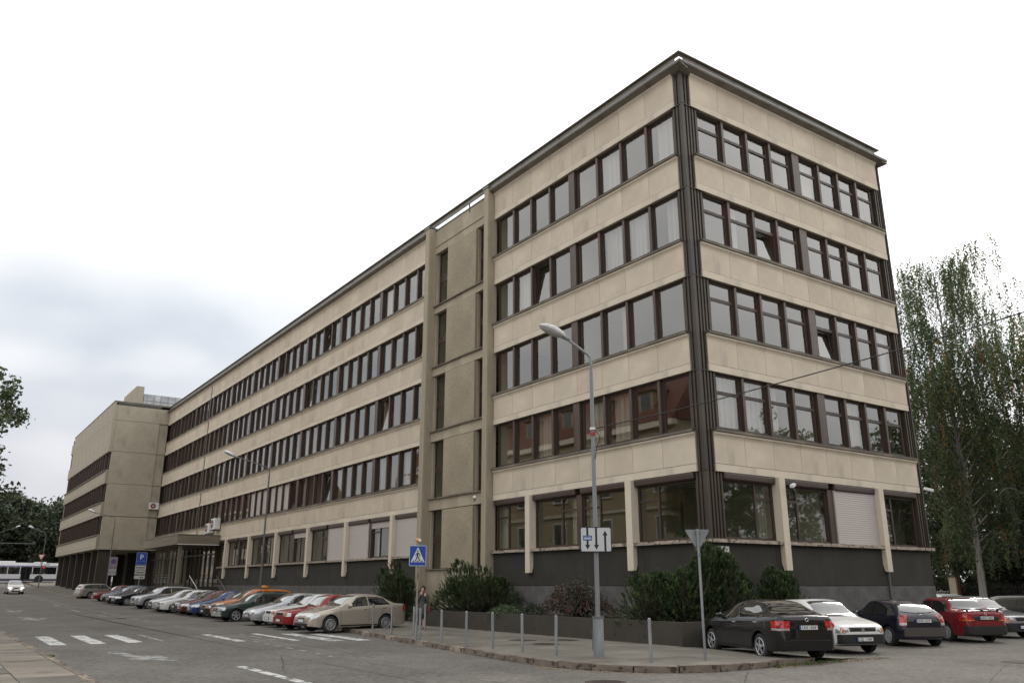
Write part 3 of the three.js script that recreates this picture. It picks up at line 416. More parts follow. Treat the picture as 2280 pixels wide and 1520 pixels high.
// ---------- end block over the arcade ----------
const block = thing('end_block', 'projecting grey-beige block raised on columns at the end of the office', 'building');
{
  const xr = -86, xl = -120.2, zf = 6.3, w = xr - xl;
  for (let k = 0; k < 3; k++) {
    const b = lev(k);
    put('lintel_strip', box(w, 0.27, 0.2), M.block, block, 'B', (xr + xl) / 2, b + 0.14, -0.1); put('spandrel_backing', box(w, 1.3, 0.25), M.backing, block, 'B', (xr + xl) / 2, b + 0.85, -0.2);
    for (let i = 0; i < 20; i++) put('cladding_panel', box(w / 20 - 0.016, 1.12, 0.08, i % 5), M.block, block, 'B', xl + (i + 0.5) * w / 20, b + 0.86, -0.04);
    put('window_sill', box(w + 0.1, 0.12, 0.5), M.sill, block, 'B', (xr + xl) / 2 - 0.1, b + 1.5, -0.12);
    for (let i = 0; i < 20; i++) {
      const p = (w - 0.6) / 20, x = xl + (i + 0.5) * p, win = put('window', geo('wb', () => merge(frameBars(p - 0.08, H, 0.08, 0.09))), M.brown, block, 'B', x, b + 1.57, -0.3);
      mesh('pane', geo('pb', () => { const g = new THREE.PlaneGeometry(p - 0.2, H - 0.14); g.translate(0, H / 2, 0); return g; }), M.glass, win, 0, 0, 0.01).rotation.y = (rnd() - 0.5) * 0.012;
      if (hash3(i, k, 71) < 0.25) curtainFor(win, p, H, 1, M.curtain2, 0.3);
      if (i) put('mullion', mullGeo, M.mull, block, 'B', x - p / 2, b + 1.57 + H / 2, -0.18);
    }
  }
  put('upper_wall', box(31.6, 3.78, 0.35), M.block, block, 'B', xr - 15.8, 18.74, -0.175); put('upper_wall', box(31.6, 2.18, 0.35), M.block, block, 'B', xr - 15.8, 21.74, -0.175); put('wall_joint', box(31.6, 0.03, 0.3), M.backing, block, 'B', xr - 15.8, 20.64, -0.2);
  for (const k of [3, 4]) { put('upper_spandrel', box(2.6, 1.5, 0.3), M.block, block, 'B', xl + 1.3, lev(k) + 0.75, -0.2); if (k === 3) for (let i = 0; i < 2; i++) { const win = put('window', merge(frameBars(1.2, H, 0.08, 0.09)), M.brown, block, 'B', xl + 0.7 + i * 1.25, lev(k) + 1.57, -0.25); mesh('pane', geo('pb', () => 0), M.glass, win, 0, 0, 0.01); } }
  put('roof_edge', box(31.8, 0.1, 0.5), M.cornice, block, 'B', xr - 15.9, 22.88, -0.2); mesh('roof_edge', box(0.5, 0.1, 6.5), M.cornice, block, -86.2, 22.885, 3.1);
  // flank facing the street corner
  const q = [[22.8, 20.66], [20.62, 16.95], [16.91, 13.2], [13.16, 9.5], [9.42, 5.75]];
  for (const [a, b] of q) { mesh('flank_panel', box(0.4, a - b, 4.88, 3), M.block, block, -86.21, (a + b) / 2, 3.49); if (a < 22) mesh('flank_recess_panel', box(0.4, a - b - 0.06, 1.0, 1), M.block, block, -86.34, (a + b) / 2, 0.53); else mesh('flank_panel', box(0.4, a - b, 1.04, 3), M.block, block, -86.2, (a + b) / 2, 0.52); mesh('flank_joint', box(0.3, 0.05, 5.9), M.backing, block, -86.25, b - 0.02, 2.96); }
  mesh('soffit', box(w, 0.3, 14), M.block, block, (xr + xl) / 2, 5.86, -0.85); mesh('block_roof', box(w, 0.3, 20), M.roof, block, (xr + xl) / 2, 22.6, -3.9); mesh('far_end_wall', box(0.3, 17, 20), M.block, block, xl - 0.1, 14.3, -3.9); mesh('rear_wall', box(w, 17, 0.3), M.block, block, (xr + xl) / 2, 14.3, -13.9); mesh('added_arcade_wall', box(w, 6, 0.3), M.planter, block, (xr + xl) / 2, 2.9, -2.2); mesh('core_wall', box(w - 1, 16.5, 0.2), M.room, block, (xr + xl) / 2, 14.2, 1.2);  // arcade back wall is added: hides bright sky, its dark tone replaces deep shade
  for (let k = 0; k < 3; k++) mesh('floor_slab', box(w - 0.5, 0.3, 5), M.ceil, block, (xr + xl) / 2, lev(k) + 0.5, 3.5);
  for (const [y0, y1] of [[5.75, 7.32], [9.44, 11.02], [13.13, 14.71]]) mesh('corner_return', box(0.36, y1 - y0, 0.36), M.block, block, -86.19, (y0 + y1) / 2, 6.11); for (const x of [-119.2, -114.0, -108.2, -102.5, -96.6, -90.8, -86.6]) mesh('arcade_column', box(0.55, 6.2, 1.3), M.planter, block, x, 2.9, 5.2);
  for (const x of [-112, -104, -96, -89]) mesh('arcade_column', box(0.55, 6.2, 1.1), M.planter, block, x, 2.9, 0.4);
  // roof housing
  mesh('roof_house', box(6.2, 3.3, 10.4), M.zinc, block, -98.2, 24.4, -3.6); for (let i = 0; i < 12; i++) mesh('standing_seam', box(0.05, 3.2, 0.05), M.cornLip, block, -95.08, 24.4, 1.2 - i * 0.9); mesh('roof_house_ledge', box(0.06, 0.06, 10.4), M.cornLip, block, -95.07, 25.2, -3.6);
  mesh('roof_fin', box(8.5, 4.2, 0.95), M.block, block, -99.2, 24.85, 2.15); mesh('roof_fin', box(6, 2.4, 0.8), M.block, block, -105.5, 24.2, 3.6);
}
// ---------- entrance ----------
const canopy = thing('entrance_canopy', 'flat grey entrance canopy with deep fascia under the air conditioners', 'canopy');
{
  const b = mesh('fascia', geo('can', () => new RoundedBoxGeometry(13.6, 0.86, 3.75, 2, 0.04)), M.canopy, canopy, -65.9, 5.74, 1.9);
  mesh('roof_edge', box(13.7, 0.06, 3.82), M.cornice, canopy, -65.9, 6.2, 1.9); mesh('white_trim', box(0.04, 0.06, 3.7), M.white, canopy, -59.06, 5.34, 1.9); mesh('canopy_post', box(0.28, 4.3, 0.28), M.canopy, canopy, -59.6, 3.2, 3.3);
}
const ent = thing('entrance_steps', 'concrete entrance steps with flank wall below the canopy', 'steps');
{
  const y = rise(-56);
  mesh('landing', box(10, 1.5, 3.4), M.planter, ent, -63.5, 0.75 + y, 1.75);
  for (let i = 0; i < 8; i++) mesh('step', box(0.36, 1.5 - i * 0.17, 2.2), M.planter, ent, -58.3 + i * 0.35, (1.5 - i * 0.17) / 2 + y, 1.2);
  const s = new THREE.Shape([[0, 0], [7.5, 0], [5.6, 1.75], [1.6, 1.75]].map((p) => new THREE.Vector2(...p))), g = new THREE.ExtrudeGeometry(s, { depth: 0.3, bevelEnabled: false }); mesh('flank_wall', g, M.planter, ent, -62.6, y, 3.3);
  for (const z of [2.5, 0.15]) mesh('handrail', tube([[-58.6, 2.45 + y, z], [-55.2, 0.95 + y, z], [-55.2, 0.1 + y, z]], 0.03, 6), z > 1 ? M.white : M.galv, ent);
  for (let i = 0; i < 4; i++) mesh('landing_rail', tube([[-68, 1.9 + i * 0.22 + y, 3.3], [-62.2, 1.9 + i * 0.22 + y, 3.3]], 0.02, 5, 2), M.galvD, ent);
  for (let i = 0; i < 5; i++) mesh('rail_post', box(0.04, 1.1, 0.04), M.galvD, ent, -68 + i * 1.45, 2.05 + y, 3.3);
}
const glz = thing('entrance_glazing', 'dark glazed entrance wall with upright frames beneath the canopy', 'glazing');
for (let i = 0; i < 16; i++) { const x = -60 - i * 1.62; mesh('upright', box(0.1, 4.2, 0.14), i === 0 ? M.brown : M.mull, glz, x, 3.4, 0.06); mesh('pane', geo('eg', () => new THREE.PlaneGeometry(1.5, 3.9)), M.glassDark, glz, x - 0.81, 3.5, 0.02); if (i > 5 && i % 3) mesh('drape', geo('dr', () => wavy(1.3, 3.5)), M.curtain, glz, x - 0.8, 1.8, -0.35); }
mesh('transom', box(26, 0.12, 0.14), M.brown, glz, -73, 4.6, 0.05); mesh('stall_riser', box(26.9, 1.5, 0.3), M.base, glz, -72.5, 0.95, -0.08);

function acUnit(label, x, y, z, turn, s = 1) {
  const a = thing('air_conditioner', label, 'air conditioner', [x, y, z], turn, 'air conditioners on the facade');
  mesh('casing', geo('acc', () => new RoundedBoxGeometry(0.92, 0.68, 0.34, 2, 0.03)), M.white, a, 0, 0.34, 0).scale.setScalar(1);
  mesh('fan_ring', geo('acr', () => new THREE.TorusGeometry(0.24, 0.025, 6, 24)), M.galvD, a, -0.12, 0.34, 0.172); mesh('fan_hub', geo('ach', () => at(cyl(0.22, 0.22, 0.02, 20), 0, 0, 0, Math.PI / 2)), mat('fan_red', [0.26, 0.06, 0.05], 0.6), a, -0.12, 0.34, 0.165); mesh('fan_cap', geo('ack', () => at(cyl(0.07, 0.07, 0.03, 12), 0, 0, 0, Math.PI / 2)), M.white, a, -0.12, 0.34, 0.175);
  for (const q of [-0.3, 0.3]) mesh('bracket', box(0.04, 0.05, 0.5), M.galvD, a, q, -0.03, -0.06);
  a.scale.setScalar(s); return a;
}
acUnit('white air conditioner standing low just above the entrance canopy', -61.9, 6.5, 0.32, 0.0, 1.35); acUnit('white air conditioner mounted beside and above the one over the canopy', -59.9, 6.75, 0.34, 0.0, 1.5); acUnit('white air conditioner with red fan on the flank of the raised block', -85.75, 10.4, 0.62, Math.PI / 2, 1.15);
function cctv(label, x, y, z, turn) { const c = thing('security_camera', label, 'camera', [x, y, z], turn, 'security cameras on the walls'); mesh('housing', geo('cc1', () => new RoundedBoxGeometry(0.42, 0.13, 0.14, 2, 0.03)), M.white, c, 0, 0, 0).rotation.z = -0.25; mesh('bracket', geo('cc2', () => tube([[-0.05, -0.03, 0], [-0.1, -0.14, 0], [-0.2, -0.16, 0]], 0.025, 6)), M.galv, c); return c; }
cctv('small white camera on the stair tower pier', -14.35, 5.9, 0.6, 2.6); cctv('small white camera on the first gable pier', 0.36, 5.45, -4.3, -1.2); cctv('small white camera at the far gable corner', 0.3, 5.9, -13.9, 0.9);
{
  const c = document.createElement('canvas'); c.width = 256; c.height = 80; const x = c.getContext('2d'); x.fillStyle = '#cfd2cb'; x.fillRect(0, 0, 256, 80); x.fillStyle = '#3a3d3c'; for (let i = 0; i < 7; i++) x.fillRect(44 + i * 16, 28, 11, 30); for (let i = 0; i < 3; i++) x.fillRect(176 + i * 16, 26, 11, 34);
  const t = new THREE.CanvasTexture(c); t.colorSpace = THREE.SRGBColorSpace;
  const p = thing('street_name_plate', 'small white street name plate on the charcoal base of the gable', 'sign', [0, 3.06, -0.62], Math.PI / 2);
  mesh('plate', new RoundedBoxGeometry(0.62, 0.2, 0.02, 1, 0.008), M.white, p, 0, 0, -0.02); mesh('lettering', new THREE.PlaneGeometry(0.6, 0.18), mat('plate_print', [1, 1, 1], 0.5, { map: t }), p, 0, 0, -0.005);
}

// ---------- cars ----------
function curve(pts) { // monotone cubic through [x, y]
  const n = pts.length, xs = pts.map((p) => p[0]), ys = pts.map((p) => p[1]), d = [], m = [];
  for (let i = 0; i < n - 1; i++) d.push((ys[i + 1] - ys[i]) / (xs[i + 1] - xs[i]));
  for (let i = 0; i < n; i++) m.push(i === 0 ? d[0] : i === n - 1 ? d[n - 2] : d[i - 1] * d[i] <= 0 ? 0 : 2 * d[i - 1] * d[i] / (d[i - 1] + d[i]));
  return (x) => { if (x <= xs[0]) return ys[0]; if (x >= xs[n - 1]) return ys[n - 1]; let i = 0; while (x > xs[i + 1]) i++; const h = xs[i + 1] - xs[i], t = (x - xs[i]) / h, a = t * t, b = a * t; return (2 * b - 3 * a + 1) * ys[i] + (b - 2 * a + t) * h * m[i] + (3 * a - 2 * b) * ys[i + 1] + (b - a) * h * m[i + 1]; };
}
const SH = {
  sedan: { L: 4.55, W: 0.88, Wr: 0.60, R: 0.32, fa: 0.88, ra: 3.46, top: [[0, 0.50], [0.03, 0.585], [0.1, 0.66], [0.3, 0.765], [1.15, 0.96], [1.36, 1.02], [2.05, 1.385], [2.5, 1.46], [3.0, 1.445], [3.35, 1.375], [3.95, 1.10], [4.2, 1.075], [4.44, 1.05], [4.52, 0.92], [4.55, 0.6]], belt: [[0, 0.44], [0.12, 0.61], [0.35, 0.73], [1.2, 0.90], [2, 0.95], [3.4, 1.01], [4.1, 1.03], [4.45, 0.99], [4.55, 0.55]], ws: [1.28, 2.12], rw: [3.2, 3.93], dlo: [1.62, 2.12, 3.72, 3.42], bp: 2.62, head: [0.18, 0.61, 0.27, 0.075, 0.22], grille: [0.27, 0.46, 0.62], intake: [0.55, 0.26, 0.36], tail: [0.2, 0.85, 0.17, 0.15], rim: 'multi' },
  raked: { L: 4.54, W: 0.876, Wr: 0.58, R: 0.32, fa: 0.90, ra: 3.60, top: [[0, 0.55], [0.03, 0.64], [0.12, 0.72], [0.4, 0.83], [1.0, 0.965], [1.2, 1.02], [2.2, 1.40], [2.6, 1.435], [3.1, 1.41], [3.5, 1.32], [4.12, 1.085], [4.4, 1.075], [4.47, 1.03], [4.52, 0.85], [4.54, 0.55]], belt: [[0, 0.48], [0.15, 0.68], [0.4, 0.79], [1.1, 0.92], [2, 0.95], [3.5, 1.0], [4.2, 1.02], [4.45, 0.97], [4.54, 0.5]], ws: [1.12, 2.22], rw: [3.22, 4.08], dlo: [1.5, 2.16, 3.86, 3.5], bp: 2.55, head: [0.2, 0.66, 0.28, 0.07, 0.14], grille: [0.35, 0.52, 0.64], intake: [0.5, 0.26, 0.4], tail: [0.22, 0.84, 0.23, 0.115], rim: 'five' },
  boxy: { L: 4.5, W: 0.852, Wr: 0.60, R: 0.305, fa: 0.84, ra: 3.47, top: [[0, 0.55], [0.02, 0.70], [0.06, 0.75], [0.25, 0.80], [1.3, 0.93], [1.42, 0.955], [2.0, 1.37], [2.3, 1.43], [3.05, 1.415], [3.35, 1.35], [3.78, 1.03], [4.38, 1.0], [4.46, 0.93], [4.49, 0.75], [4.5, 0.5]], belt: [[0, 0.5], [0.06, 0.70], [0.25, 0.76], [1.3, 0.885], [2, 0.90], [3.4, 0.945], [4.1, 0.965], [4.42, 0.92], [4.5, 0.48]], ws: [1.4, 2.02], rw: [3.2, 3.76], dlo: [1.66, 2.06, 3.62, 3.36], bp: 2.6, head: [0.08, 0.64, 0.22, 0.075, 0.0], grille: [0.30, 0.57, 0.71], intake: [0.45, 0.28, 0.38], tail: [0.14, 0.79, 0.24, 0.09], rim: 'cover', bumper: 1 },
  oldhatch: { L: 4.02, W: 0.848, Wr: 0.62, R: 0.30, fa: 0.82, ra: 3.29, top: [[0, 0.55], [0.02, 0.68], [0.06, 0.73], [0.25, 0.80], [1.0, 0.93], [1.14, 0.96], [1.78, 1.375], [2.1, 1.43], [3.1, 1.405], [3.45, 1.345], [3.88, 0.95], [3.97, 0.85], [4.01, 0.7], [4.02, 0.5]], belt: [[0, 0.5], [0.06, 0.68], [0.25, 0.76], [1.1, 0.89], [2, 0.905], [3.5, 0.925], [3.9, 0.88], [4.02, 0.48]], ws: [1.10, 1.82], rw: [3.42, 3.86], dlo: [1.38, 1.86, 3.72, 3.38], bp: 2.45, head: [0.09, 0.64, 0.17, 0.085, 0.0, 1], grille: [0.42, 0.60, 0.69], intake: [0.1, 0.2, 0.21], tail: [0.12, 0.76, 0.13, 0.11], rim: 'cover', bumper: 1 },
  roundhatch: { L: 4.18, W: 0.848, Wr: 0.56, R: 0.30, fa: 0.80, ra: 3.42, top: [[0, 0.52], [0.04, 0.62], [0.15, 0.70], [0.4, 0.78], [1.0, 0.91], [1.18, 0.95], [1.95, 1.335], [2.35, 1.375], [3.1, 1.345], [3.5, 1.26], [4.0, 0.96], [4.1, 0.86], [4.16, 0.7], [4.18, 0.5]], belt: [[0, 0.48], [0.15, 0.66], [0.4, 0.74], [1.1, 0.86], [2, 0.88], [3.5, 0.93], [4.0, 0.90], [4.18, 0.48]], ws: [1.12, 1.98], rw: [3.36, 3.98], dlo: [1.45, 1.98, 3.80, 3.42], bp: 2.5, head: [0.16, 0.62, 0.2, 0.07, 0.08], grille: [0.3, 0.52, 0.58], intake: [0.4, 0.26, 0.36], tail: [0.13, 0.80, 0.11, 0.16], rim: 'cover' },
  hatch: { L: 4.2, W: 0.88, Wr: 0.62, R: 0.315, fa: 0.86, ra: 3.44, top: [[0, 0.56], [0.03, 0.66], [0.1, 0.74], [0.3, 0.83], [1.0, 0.985], [1.16, 1.03], [1.95, 1.42], [2.35, 1.47], [3.2, 1.45], [3.65, 1.37], [4.02, 1.0], [4.12, 0.9], [4.18, 0.7], [4.2, 0.5]], belt: [[0, 0.5], [0.12, 0.68], [0.35, 0.80], [1.1, 0.93], [2, 0.96], [3.5, 1.0], [4.0, 0.95], [4.2, 0.5]], ws: [1.1, 1.98], rw: [3.6, 4.0], dlo: [1.42, 1.98, 3.86, 3.55], bp: 2.5, head: [0.15, 0.665, 0.22, 0.085, 0.1], grille: [0.3, 0.53, 0.69], intake: [0.45, 0.27, 0.42], tail: [0.14, 0.9, 0.1, 0.17], rim: 'five' },
  suv: { L: 4.65, W: 0.905, Wr: 0.66, R: 0.345, fa: 0.88, ra: 3.58, top: [[0, 0.66], [0.03, 0.78], [0.1, 0.86], [0.3, 0.94], [1.05, 1.07], [1.22, 1.11], [1.95, 1.54], [2.4, 1.615], [3.5, 1.60], [4.1, 1.52], [4.48, 1.12], [4.58, 1.0], [4.64, 0.8], [4.65, 0.55]], belt: [[0, 0.58], [0.12, 0.78], [0.35, 0.9], [1.1, 1.02], [2, 1.05], [3.9, 1.09], [4.45, 1.05], [4.65, 0.55]], ws: [1.15, 1.98], rw: [4.05, 4.46], dlo: [1.5, 1.98, 4.28, 4.02], bp: 2.55, head: [0.14, 0.775, 0.24, 0.085, 0.1], grille: [0.32, 0.62, 0.82], intake: [0.45, 0.30, 0.46], tail: [0.14, 1.0, 0.1, 0.18], rim: 'five', sill: 0.27 },
  estate: { L: 4.6, W: 0.865, Wr: 0.62, R: 0.31, fa: 0.86, ra: 3.5, top: [[0, 0.54], [0.03, 0.66], [0.1, 0.73], [0.3, 0.80], [1.15, 0.94], [1.32, 0.98], [2.0, 1.38], [2.4, 1.45], [3.6, 1.43], [4.15, 1.36], [4.46, 0.98], [4.54, 0.88], [4.59, 0.7], [4.6, 0.5]], belt: [[0, 0.5], [0.12, 0.66], [0.35, 0.76], [1.2, 0.89], [2, 0.91], [3.9, 0.95], [4.4, 0.92], [4.6, 0.5]], ws: [1.24, 2.03], rw: [4.12, 4.45], dlo: [1.56, 2.03, 4.3, 4.06], bp: 2.6, head: [0.14, 0.64, 0.23, 0.075, 0.06], grille: [0.3, 0.53, 0.66], intake: [0.45, 0.27, 0.40], tail: [0.12, 0.82, 0.1, 0.16], rim: 'five' },
};
const NP = 12;
function prepare(sp) {
  if (sp.ready) return sp; sp.ready = 1;
  const top = curve(sp.top), belt = curve(sp.belt), L = sp.L, sill = sp.sill || 0.21; sp.topF = top; sp.beltF = belt;
  const half = (x) => { const f = Math.min(x, L - x), e = clamp(f / 0.32, 0, 1), q = clamp(f / 1.0, 0, 1); return sp.W * (1 - 0.10 * (1 - q) ** 2 - 0.20 * (1 - Math.sqrt(Math.max(0, 1 - (1 - e) ** 2)))); };
  const Ra = sp.R + 0.055;
  const bot = (x) => { let b = sill + 0.05 * clamp(1 - Math.min(x, L - x) / 0.5, 0, 1); for (const a of [sp.fa, sp.ra]) { const d = Math.abs(x - a); if (d < Ra) b = Math.max(b, sp.R + Math.sqrt(Ra * Ra - d * d)); } return b; };
  sp.half = half; sp.bot = bot;
  sp.sec = (x) => {
    const W = half(x), t = top(x), b = Math.min(belt(x), t - 0.012), o = Math.min(bot(x), b - 0.02), c = Math.max(0, t - b), Wt = lerp(W * 0.87, sp.Wr * (W / sp.W), sstep(0.05, 0.32, c));
    const z = [W * 0.94, W * 0.988, W, W * 0.992, W * 0.96], y1 = Math.max(o + 0.004, Math.min(0.30, b - 0.09)), y2 = Math.max(y1 + 0.004, Math.min(0.54, b - 0.06)), y = [o, y1, y2, Math.max(y2 + 0.004, b - 0.10), Math.max(b, y2 + 0.008)];
    const push = (zz, yy) => { z.push(zz); y.push(yy); };
    push(lerp(W * 0.945, Wt, 0.34), b + c * 0.36); push(lerp(W * 0.945, Wt, 0.68), b + c * 0.70); push(Wt, b + c * 0.90); push(Wt * 0.93, b + c * 0.965); push(Wt * 0.72, t + 0.004); push(Wt * 0.36, t + 0.014); push(0, t + 0.018);
    return { z, y };
  };
  const N = Math.round(L / 0.02); sp.tab = []; for (let i = 0; i <= N; i++) sp.tab.push(sp.sec(i * L / N));
  const near = (x) => sp.tab[clamp(Math.round(x / L * N), 0, N)];
  sp.zAt = (x, y) => { const { z, y: Y } = near(x); if (y <= Y[0]) return z[0]; for (let i = 0; i < NP - 1; i++) if (y <= Y[i + 1]) return lerp(z[i], z[i + 1], (y - Y[i]) / (Y[i + 1] - Y[i] + 1e-9)); return 0; };
  sp.yAt = (x, zz) => { const { z, y } = sp.sec(x); zz = Math.abs(zz); for (let i = NP - 1; i > 2; i--) if (zz <= z[i - 1]) return lerp(y[i], y[i - 1], (zz - z[i]) / (z[i - 1] - z[i] + 1e-9)); return y[3]; };
  const inside = (x, y, z) => { if (x < 0 || x > L) return false; const s = near(x); return y >= s.y[0] && y <= s.y[NP - 1] && Math.abs(z) <= sp.zAt(x, y); };
  sp.hit = (o, d) => { let t = 0; for (; t < 2.2; t += 0.02) if (inside(o[0] + d[0] * t, o[1] + d[1] * t, o[2] + d[2] * t)) break; let a = t - 0.02, b = t; for (let i = 0; i < 9; i++) { const m = (a + b) / 2; if (inside(o[0] + d[0] * m, o[1] + d[1] * m, o[2] + d[2] * m)) b = m; else a = m; } return [o[0] + d[0] * a, o[1] + d[1] * a, o[2] + d[2] * a]; };
  return sp;
}
function gridGeo(nu, nv, f) { // f(u, v) -> [x, y, z] in car space (x from the nose)
  const p = [], uv = [], ix = [];
  for (let i = 0; i <= nu; i++) for (let j = 0; j <= nv; j++) { p.push(...f(i / nu, j / nv)); uv.push(i / nu, j / nv); }
  for (let i = 0; i < nu; i++) for (let j = 0; j < nv; j++) { const a = i * (nv + 1) + j, b = a + nv + 1; ix.push(a, b, a + 1, b, b + 1, a + 1); }
  const g = new THREE.BufferGeometry(); g.setAttribute('position', new THREE.Float32BufferAttribute(p, 3)); g.setAttribute('uv', new THREE.Float32BufferAttribute(uv, 2)); g.setIndex(ix); g.computeVertexNormals(); return g;
}
const flip = (sp, g) => { const p = g.attributes.position; for (let i = 0; i < p.count; i++) p.setX(i, sp.L / 2 - p.getX(i)); g.computeVertexNormals(); return g; };
const rimGeo = {};
function rims(kind, R) {
  const key = kind + R; if (rimGeo[key]) return rimGeo[key]; const r = R * 0.64, l = [];
  l.push(new THREE.TorusGeometry(r, 0.014, 6, 32)); l.push(at(cyl(0.055, 0.05, 0.03, 16), 0, 0, 0.012, Math.PI / 2));
  const n = kind === 'five' ? 5 : kind === 'multi' ? 13 : 8, w = kind === 'five' ? 0.066 : kind === 'multi' ? 0.030 : 0.085;
  for (let i = 0; i < n; i++) { const a = i / n * 6.2832, len = r - 0.03; const g = new THREE.BoxGeometry(w, len, 0.02); const p = g.attributes.position; for (let q = 0; q < p.count; q++) if (p.getY(q) > 0) { p.setX(q, p.getX(q) * (kind === 'multi' ? 1.25 : 0.9)); p.setZ(q, p.getZ(q) - 0.012); } g.translate(0, 0.03 + len / 2, 0.008); g.rotateZ(a); l.push(g); }
  const prof = [[R * 0.60, -0.10], [R * 0.645, -0.095], [R * 0.645, 0.0]].map(([a, b]) => new THREE.Vector2(a, b)), barrel = new THREE.LatheGeometry(prof, 32); barrel.rotateX(Math.PI / 2); l.push(barrel);
  const tyre = new THREE.LatheGeometry([[R * 0.63, -0.19], [R * 0.80, -0.203], [R * 0.93, -0.20], [R * 0.985, -0.18], [R, -0.15], [R, -0.05], [R * 0.985, -0.02], [R * 0.93, 0.0], [R * 0.80, 0.004], [R * 0.65, -0.008], [R * 0.63, -0.02]].map(([a, b]) => new THREE.Vector2(a, b)), 36); tyre.rotateX(Math.PI / 2);
  const back = at(cyl(R * 0.64, R * 0.64, 0.02, 28), 0, 0, -0.06, Math.PI / 2);
  return (rimGeo[key] = { rim: merge(l), tyre, back });
}
const shapeGeo = {};
function geos(key) {
  if (shapeGeo[key]) return shapeGeo[key]; const sp = prepare(SH[key]), L = sp.L, G = (shapeGeo[key] = { sp });
  let xs = [0, 0.012, 0.03, 0.055, 0.085, 0.125, 0.18, 0.24]; for (let x = 0.32; x < L - 0.3; x += 0.11) xs.push(x); xs.push(...[0.24, 0.18, 0.125, 0.085, 0.055, 0.03, 0.012, 0].map((d) => L - d));
  for (const a of [sp.fa, sp.ra]) { xs = xs.filter((x) => Math.abs(x - a) > sp.R + 0.09); for (let i = -10; i <= 10; i++) xs.push(a + Math.sin(i / 10 * Math.PI / 2) * (sp.R + 0.0545)); xs.push(a - sp.R - 0.062, a + sp.R + 0.062); }
  for (const [a, b] of [sp.ws, sp.rw]) for (let i = 0; i <= 18; i++) xs.push(lerp(a, b, i / 18)); xs.sort((a, b) => a - b); xs = xs.filter((x, i) => !i || x - xs[i - 1] > 0.003);
  const ring = 2 * NP - 1, p = [], uv = [], ix = [];
  xs.forEach((x) => { const { z, y } = sp.sec(x); for (let i = 0; i < ring; i++) { const k = i < NP ? i : ring - 1 - i, s = i < NP ? 1 : -1; p.push(x, y[k], s * z[k]); uv.push(x, y[k]); } });
  for (let i = 0; i < xs.length - 1; i++) for (let j = 0; j < ring - 1; j++) { const a = i * ring + j, b = a + ring; ix.push(a, b, a + 1, b, b + 1, a + 1); }
  for (const i of [0, xs.length - 1]) { const base = p.length / 3, { z, y } = sp.sec(xs[i]); p.push(xs[i], (y[0] + y[NP - 1]) / 2, 0); uv.push(0, 0); for (let j = 0; j < ring; j++) { const k = (i * ring + j) * 3; p.push(p[k], p[k + 1], p[k + 2]); uv.push(0, 0); } for (let j = 0; j < ring; j++) { const q = [base + 1 + j, base + 1 + (j + 1) % ring]; if (i) ix.push(base, q[1], q[0]); else ix.push(base, q[0], q[1]); } }
  const g = new THREE.BufferGeometry(); g.setAttribute('position', new THREE.Float32BufferAttribute(p, 3)); g.setAttribute('uv', new THREE.Float32BufferAttribute(uv, 2)); g.setIndex(ix); G.body = flip(sp, g);
  // glass
  const e = 0.006, acr = (x, u) => { const s = sp.sec(x); return u * (s.z[7] * 0.90); };
  const screen = (a, b, bow) => flip(sp, gridGeo(14, 10, (u, v) => { const q = u * 2 - 1; let x = lerp(a, b, v); x += bow * q * q * (1 - v); const z = acr(x, q); return [x - e, sp.yAt(x, z) + e + 0.004, z]; }));
  G.wind = screen(sp.ws[0] + 0.02, sp.ws[1] - 0.03, 0.12); G.rear = screen(sp.rw[1] - 0.02, sp.rw[0] + 0.05, -0.10);
  { const p2 = G.rear.attributes.position; for (let i = 0; i < p2.count; i++) p2.setX(i, p2.getX(i) - 2 * e); G.rear.computeVertexNormals(); }
  const yb = (x) => sp.beltF(x) + 0.03, yt = (x) => sp.beltF(x) + (sp.topF(x) - sp.beltF(x)) * 0.80;
  const sideWin = (x0b, x0t, x1b, x1t, s) => flip(sp, gridGeo(12, 6, (u, v) => { const x = lerp(lerp(x0b, x0t, v), lerp(x1b, x1t, v), u); const y = lerp(yb(x), Math.max(yb(x), yt(x)), v); return [x, y, s * (sp.zAt(x, y) + e)]; }));
  const [a, at_, c, ct] = sp.dlo; G.side = []; for (const s of [1, -1]) { G.side.push(sideWin(a, at_, sp.bp - 0.03, sp.bp - 0.05, s)); G.side.push(sideWin(sp.bp + 0.04, sp.bp + 0.01, c, ct, s)); }
  // lamps seen from the front corners
  const corner = (cx, cy, hw, hh, skew, s, rear, off = 0) => flip(sp, gridGeo(8, 4, (u, v) => { const q = (u * 2 - 1) * hw, dx = rear ? -0.8 : 0.8, d = [dx, 0, -0.6 * s], t = [0.6 * (rear ? -1 : 1), 0, 0.8 * s]; const b = (v * 2 - 1) * hh + skew * (q + hw); const cz = s * (sp.W - 0.235); const o = [(rear ? sp.L - cx : cx) + t[0] * q - d[0], cy + b, cz + t[2] * q - d[2]]; const h = sp.hit(o, d); return [h[0] - d[0] * (e + off), h[1], h[2] - d[2] * (e + off)]; }));
  const [hx, hy, hw, hh, sk] = sp.head; G.head = [1, -1].map((s) => corner(hx, hy, hw, hh, sk * 0.35, s, false));
  const [tx, ty, tw, th] = sp.tail; G.tail = [1, -1].map((s) => corner(tx, ty, tw, th, 0, s, true)); G.tailIn = [1, -1].map((s) => corner(tx, ty - th * 0.72, tw * 0.96, th * 0.22, 0, s, true, 0.004));
  G.indic = [1, -1].map((s) => corner(hx, hy, hw * 0.26, hh * 0.8, 0, s, false, 0.004));
